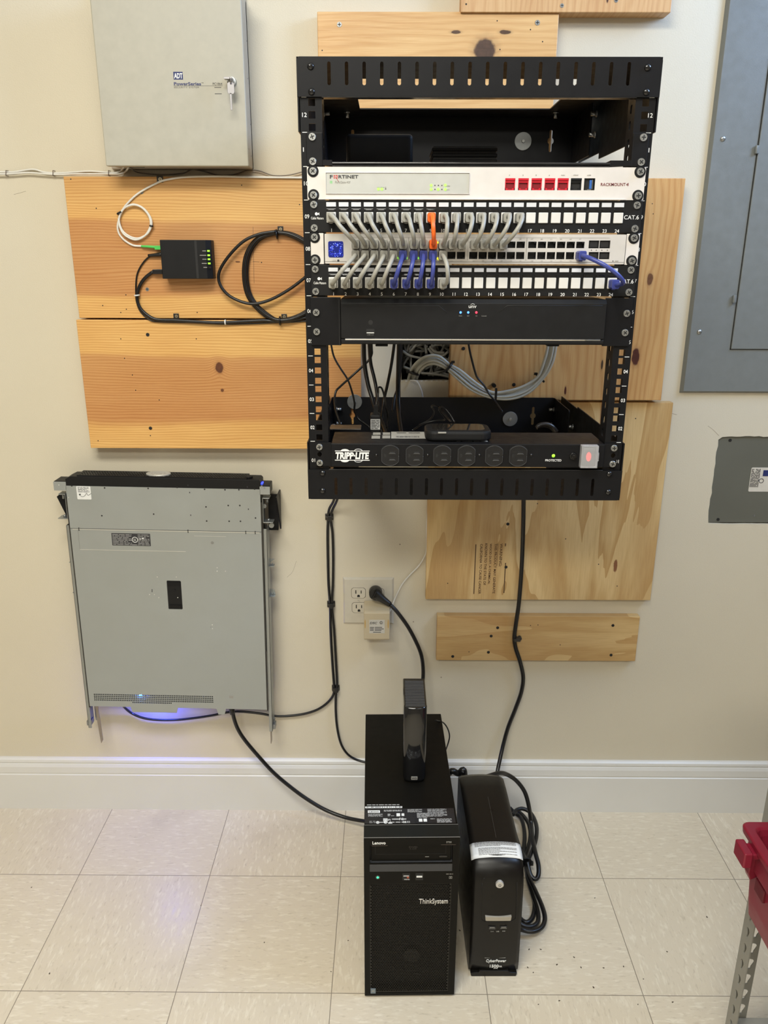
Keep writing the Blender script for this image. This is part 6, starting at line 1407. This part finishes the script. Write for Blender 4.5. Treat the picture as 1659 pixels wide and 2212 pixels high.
mb = MB()
def bl(pl, r_=.0005): mb.tube([(p_.x, bowy(p_.x, uy0 + (.0035 if p_.z > .2 else .0012)) - .0001, p_.z) for p_ in [Uf(*q) for q in pl]], r_, 5, 3)
bl([(1040, 1912), (1041, 1904), (1046, 1901)]); bl([(1040, 1912), (1039, 1950), (1038, 1982), (1040, 1990), (1048, 1993), (1080, 1994), (1104, 1993), (1112, 1989), (1114, 1980), (1116, 1912)]);
mb.build('door_seam', SLOT, up)
q = Uf(1078, 1914); yb5 = bowy(q.x, uy0 + .004)
mb = MB(); mb.prism([(q.x + .0078 * math.cos(t) * (1 if math.sin(t) < .6 else .9), q.z + .0072 * math.sin(t) * (1 if math.sin(t) < .6 else 1.12)) for t in [k * math.pi / 14 for k in range(28)]], 'y', yb5 - .0022, yb5 + .004); pb = mb.build('power_button', pm('silver_button', (.58, .56, .52), .3, .3), up, .0008)
mb = MB(); mb.tube([(q.x + .0024 * math.cos(t), yb5 - .0023, q.z - .0003 + .0024 * math.sin(t)) for t in [math.radians(120 + 300 * k / 12) for k in range(13)]], .0004, 5, 0); mb.box(q.x - .0004, q.x + .0004, yb5 - .0026, yb5 - .0021, q.z, q.z + .0032); mb.build('power_symbol', DGRY, pb)
q0 = Uf(1046, 1979); q1 = Uf(1102.5, 1989); xm = (q0.x + q1.x) / 2
mb = MB(); pts = [(q0.x + (q1.x - q0.x) * k / 10, q0.z - .0012 * (1 - (k / 5 - 1) ** 2)) for k in range(11)] + [(q1.x - .001, q1.z + .001), (q1.x - .003, q1.z), (q0.x + .003, q1.z), (q0.x + .001, q1.z + .001)]
mb.prism(pts, 'y', bowy(xm, uy0) - .0012, uy0 + .004); mb.build('display_bar', pm('champagne_bar', (.40, .37, .31), .3, .3), up, .0006)
for px in (1061, 1086):
    q = Uf(px, 2004); yy = bowy(q.x, uy0); mb = MB(); mb.box(q.x - .0072, q.x + .0072, yy - .0004, yy + .003, q.z - .0026, q.z + .0026); us = mb.build('usb_socket', SLOT, up); mb = MB(); mb.box(q.x - .0048, q.x + .0048, yy - .0008, yy, q.z + .0006, q.z + .0018); mb.box(q.x - .0060, q.x + .0060, yy - .0006, yy, q.z - .0024, q.z - .0018); mb.build('usb_tongue', GRY, us)
def ut(s_, x0_, y0_, x1_, y1_, **k): a_ = Uf(x0_, y0_); b_ = Uf(x1_, y1_); xm_ = (a_.x + b_.x) / 2; return (s_, (xm_, bowy(xm_, uy0) - .0001, (a_.z + b_.z) / 2), b_.x - a_.x, a_.z - b_.z, dict(k, depth=.0008))
texts('printed_maker_name', [ut('CyberPower', 1048, 2072, 1091, 2080, bold=.012, shear=.1), ut('1500', 1056, 2083.5, 1075, 2089.5, bold=.02), ut('VA', 1076, 2086, 1082, 2089.5), ut('AVR', 1064, 2090.4, 1073, 2092.2)], STK, up)
texts('port_caption', [ut('2.1A', 1058, 2010.6, 1064, 2012.6), ut('USB', 1070, 2010.6, 1076, 2012.8), ut('CHG', 1083, 2010.6, 1089, 2012.6)], GRY, up)
mb = MB(); q0 = Uf(1045, 2069.5); q1 = Uf(1090, 2070.2); yy = bowy((q0.x + q1.x) / 2, uy0); mb.box(q0.x, q1.x, yy + .0004, yy + .002, q1.z, q0.z); mb.build('rule_line', GRY, up)
mb = MB(); yy = uy0 + .006; mb.prism([(ux0 + .003, .008), (ux0 + .018, .010), (ux0 + .021, .014), (ux1 - .021, .014), (ux1 - .018, .010), (ux1 - .003, .008), (ux1 - .005, .0), (ux0 + .005, .0)], 'y', bowy((ux0 + ux1) / 2, uy0) - .001, uy0 + .05); mb.build('plinth', UPM, up, .001)
# looped power cord beside it
lc = thing('looped_power_cord', AZ(1150, 1900, 0), 'thick black power cord looped on the floor beside the battery backup', 'power cord')
def PZ(L): return [AZ(x, y, z) for x, y, z in L]
mb = MB(); mb.tube([A(1050, 1678, -.16)] + [A(x, y, Y) for x, y, Y in ((1078, 1670, -.13), (1095, 1673, -.11), (1115, 1686, -.10), (1133, 1710, -.10), (1142, 1740, -.11))] + PZ(((1147, 1775, .05), (1150, 1810, .045), (1156, 1840, .040), (1163, 1868, .030), (1163, 1890, .020), (1157, 1899, .015), (1148, 1893, .018), (1143, 1880, .025), (1139, 1862, .035))), .0052, 10); mb.build('outer_turn', CORD, lc)
TURNS = [((1101, 1745, .03), (1112, 1756, .02), (1126, 1768, .015), (1133, 1800, .012), (1132, 1840, .012), (1137, 1880, .015), (1150, 1920, .010), (1155, 1955, .008), (1151, 1980, .007), (1140, 1992, .007), (1128, 1988, .008), (1118, 1976, .01)),
         ((1108, 1760, .045), (1116, 1750, .045), (1130, 1747, .045), (1147, 1757, .04), (1158, 1780, .04), (1159, 1805, .04), (1152, 1832, .035), (1140, 1862, .030), (1139, 1890, .022), (1150, 1930, .016), (1161, 1965, .014), (1162, 1990, .012), (1150, 2001, .012), (1132, 2000, .014), (1118, 1990, .02)),
         ((1105, 1775, .02), (1112, 1800, .015), (1120, 1825, .012), (1131, 1850, .02), (1141, 1890, .03), (1157, 1925, .028), (1172, 1960, .025), (1177, 1985, .020), (1170, 2003, .018), (1152, 2012, .018), (1130, 2009, .020), (1112, 2000, .03)),
         ((1118, 1752, .012), (1130, 1762, .012), (1142, 1780, .012), (1146, 1805, .012), (1140, 1835, .012), (1132, 1855, .010))]
for k, T_ in enumerate(TURNS): mb = MB(); mb.tube(PZ(T_), .0050, 10); mb.build('turn', CORD, lc)
q = AZ(1137, 1863, .03); mb = MB(); mb.cyl(q + Vector((0, -.0018, 0)), q + Vector((0, .0018, 0)), .0135, n=18); mb.box(q.x + .010, q.x + .016, q.y - .004, q.y + .002, q.z - .006, q.z + .003); mb.build('cable_tie', CORD, lc)
cable('tower_lead', [(.955, -.075, .008), (.962, -.08, .05), A(968, 1672, -.12), A(990, 1671, -.12), A(1003, 1668, -.12), (1.045, -.13, .09), (1.06, -.12, .008)], .0075, CORD, 'short thick black cord bridging the gap behind tower and battery backup')

# ------------------------------------------------------------------ shelving unit and crate at the right edge
PX, PY = 1.4545, -.68
su = thing('shelving_unit', (1.80, -.88, 0), 'grey slotted-angle shelving unit at the lower right edge', 'shelving')
def pear(c1, c2, s_):   # teardrop slot: round head above a narrow foot
    return [(c1 + .0062 * s_ * math.cos(t), c2 + .004 + .0062 * s_ * math.sin(t)) for t in [math.radians(-30 + 240 * k / 8) for k in range(9)]] + [(c1 - .0028 * s_, c2 - .006), (c1 - .0024 * s_, c2 - .0105), (c1 + .0024 * s_, c2 - .0105), (c1 + .0028 * s_, c2 - .006)]
def post(px_, py_, sx, sy):
    hs = [pear(py_ + sy * .017, .039 + k * .0338, .85) for k in range(23)]; y0_, y1_ = sorted((py_, py_ + sy * .033))
    a_ = plate('post', rect(y0_, y1_, 0, .80), hs, TYZ(px_), .002, POST, su)
    hs = [pear(px_ + sx * .0215, .022 + k * .0338, 1.15) for k in range(23)]; x0_, x1_ = sorted((px_, px_ + sx * .033))
    plate('post_flange', rect(x0_, x1_, 0, .80), hs, TXZ(py_), .002, POST, a_)
post(PX, PY, 1, -1); post(PX + .9, PY, -1, -1); post(PX, PY - .42, 1, 1); post(PX + .9, PY - .42, -1, 1)
for zc, ins_ in ((.075, .002), (.3825, .026), (.765, .002)):
    mb = MB(); mb.box(PX + ins_, PX + .898, PY - .418, PY - .002, zc, zc + (.030 if ins_ < .01 else .012)); mb.build('shelf', POST, su, .0015)
cr = thing('plastic_crate', (1.62, -.84, .395), 'dark red plastic crate on the shelf at the lower right edge', 'crate')
cx0, cx1, cy1, cy0, cz0, cz1 = 1.411, 1.80, -.726, -1.06, .396, .546
def ring(mb, xa, xb, ya_, yb__, z_, r_):
    pts = rect(xa, xb, ya_, yb__, r_, 5); return [mb.b.verts.new((q[0], q[1], z_)) for q in pts]
def loft(mb, rings, close=False):
    for a_, b_ in zip(rings, rings[1:]):
        n_ = len(a_)
        for i in range(n_): mb._f([a_[i], a_[(i + 1) % n_], b_[(i + 1) % n_], b_[i]])
mb = MB(); t_ = .004; d_ = .010
prf = [(cz0, d_), (cz0 + .03, d_ - .003), (cz1 - .055, d_ - .007), (cz1 - .055, d_ - .012), (cz1 - .012, d_ - .013), (cz1 - .012, -.010), (cz1 - .002, -.011), (cz1, -.009), (cz1, .003), (cz1 - .003, .0055), (cz1 - .012, .008), (cz1 - .055, .012), (cz0 + .004, d_ + t_ + .004)]
rg_ = [ring(mb, cx0 + i_, cx1 - i_, cy0 + i_, cy1 - i_, z_, .012) for z_, i_ in prf]; loft(mb, rg_); mb._f(rg_[0][::-1]); mb._f(rg_[-1])
mb.build('tub', CRATE, cr, .0012)
mb = MB(); mb.box(1.3815, 1.3950, -.778, -.744, .512, .538); mb.box(1.393, cx0 + .004, -.774, -.748, .524, .534); mb.build('side_handle', CRATE, cr, .0025, 3)
mb = MB(); mb.prism([(1.4015, .536), (1.4015, .486), (1.406, .474), (cx0 + .008, .482), (cx0 + .008, .536)], 'y', -.760, -.744); mb.build('side_rib', CRATE, cr, .0015)
mb = MB(); mb.box(cx0 + .0005, cx0 + .007, -.792, -.764, .462, .484); mb.build('side_slot', pm('crimson_slot_shade', (.10, .003, .010), .5), cr, .001)  # darker crimson box puts the slot's shade into the colour
mb = MB(); mb.prism([(cx0 - .008, cz1 - .012), (cx0 - .014, cz1 - .030), (cx0 + .002, cz1 - .034), (cx0 + .002, cz1 - .012)], 'y', -.99, -.925); mb.build('latch_rib', CRATE, cr, .002)
# crumbs on the floor
RD = random.Random(33); k = 0
DM = pm('dark_crumb', (.07, .05, .03), .7)
for (px, py) in ((1140, 2090), (1143, 2051), (1168, 2051), (1203, 2084), (1255, 2090), (1304, 2091), (1347, 2088), (1282, 2133), (1152, 2101), (1208, 2162), (1240, 2068), (1441, 2056), (1527, 1981), (1453, 2165), (1390, 2115), (1285, 1940), (993, 2010), (1040, 1990), (68, 1917), (434, 1956), (571, 2036), (752, 2032), (715, 2099), (107, 2103), (1163, 2170), (1378, 2170)):
    p = AZ(px, py, 0); s_ = RD.uniform(.0010, .0019); mb = MB(); a_ = RD.uniform(0, 3); 
    mb.prism([(p.x + s_ * rr5 * math.cos(a_ + t), p.y + s_ * rr5 * math.sin(a_ + t)) for t, rr5 in ((0, 1.6), (1.2, .8), (2.4, 1.1), (3.6, 1.3), (5, .7))], 'z', 0, .0007)
    o = mb.build('floor_crumb', DM); tag(o, 'tiny dark crumb lying on the pale floor tiles', 'crumb', 'crumbs scattered on the floor')
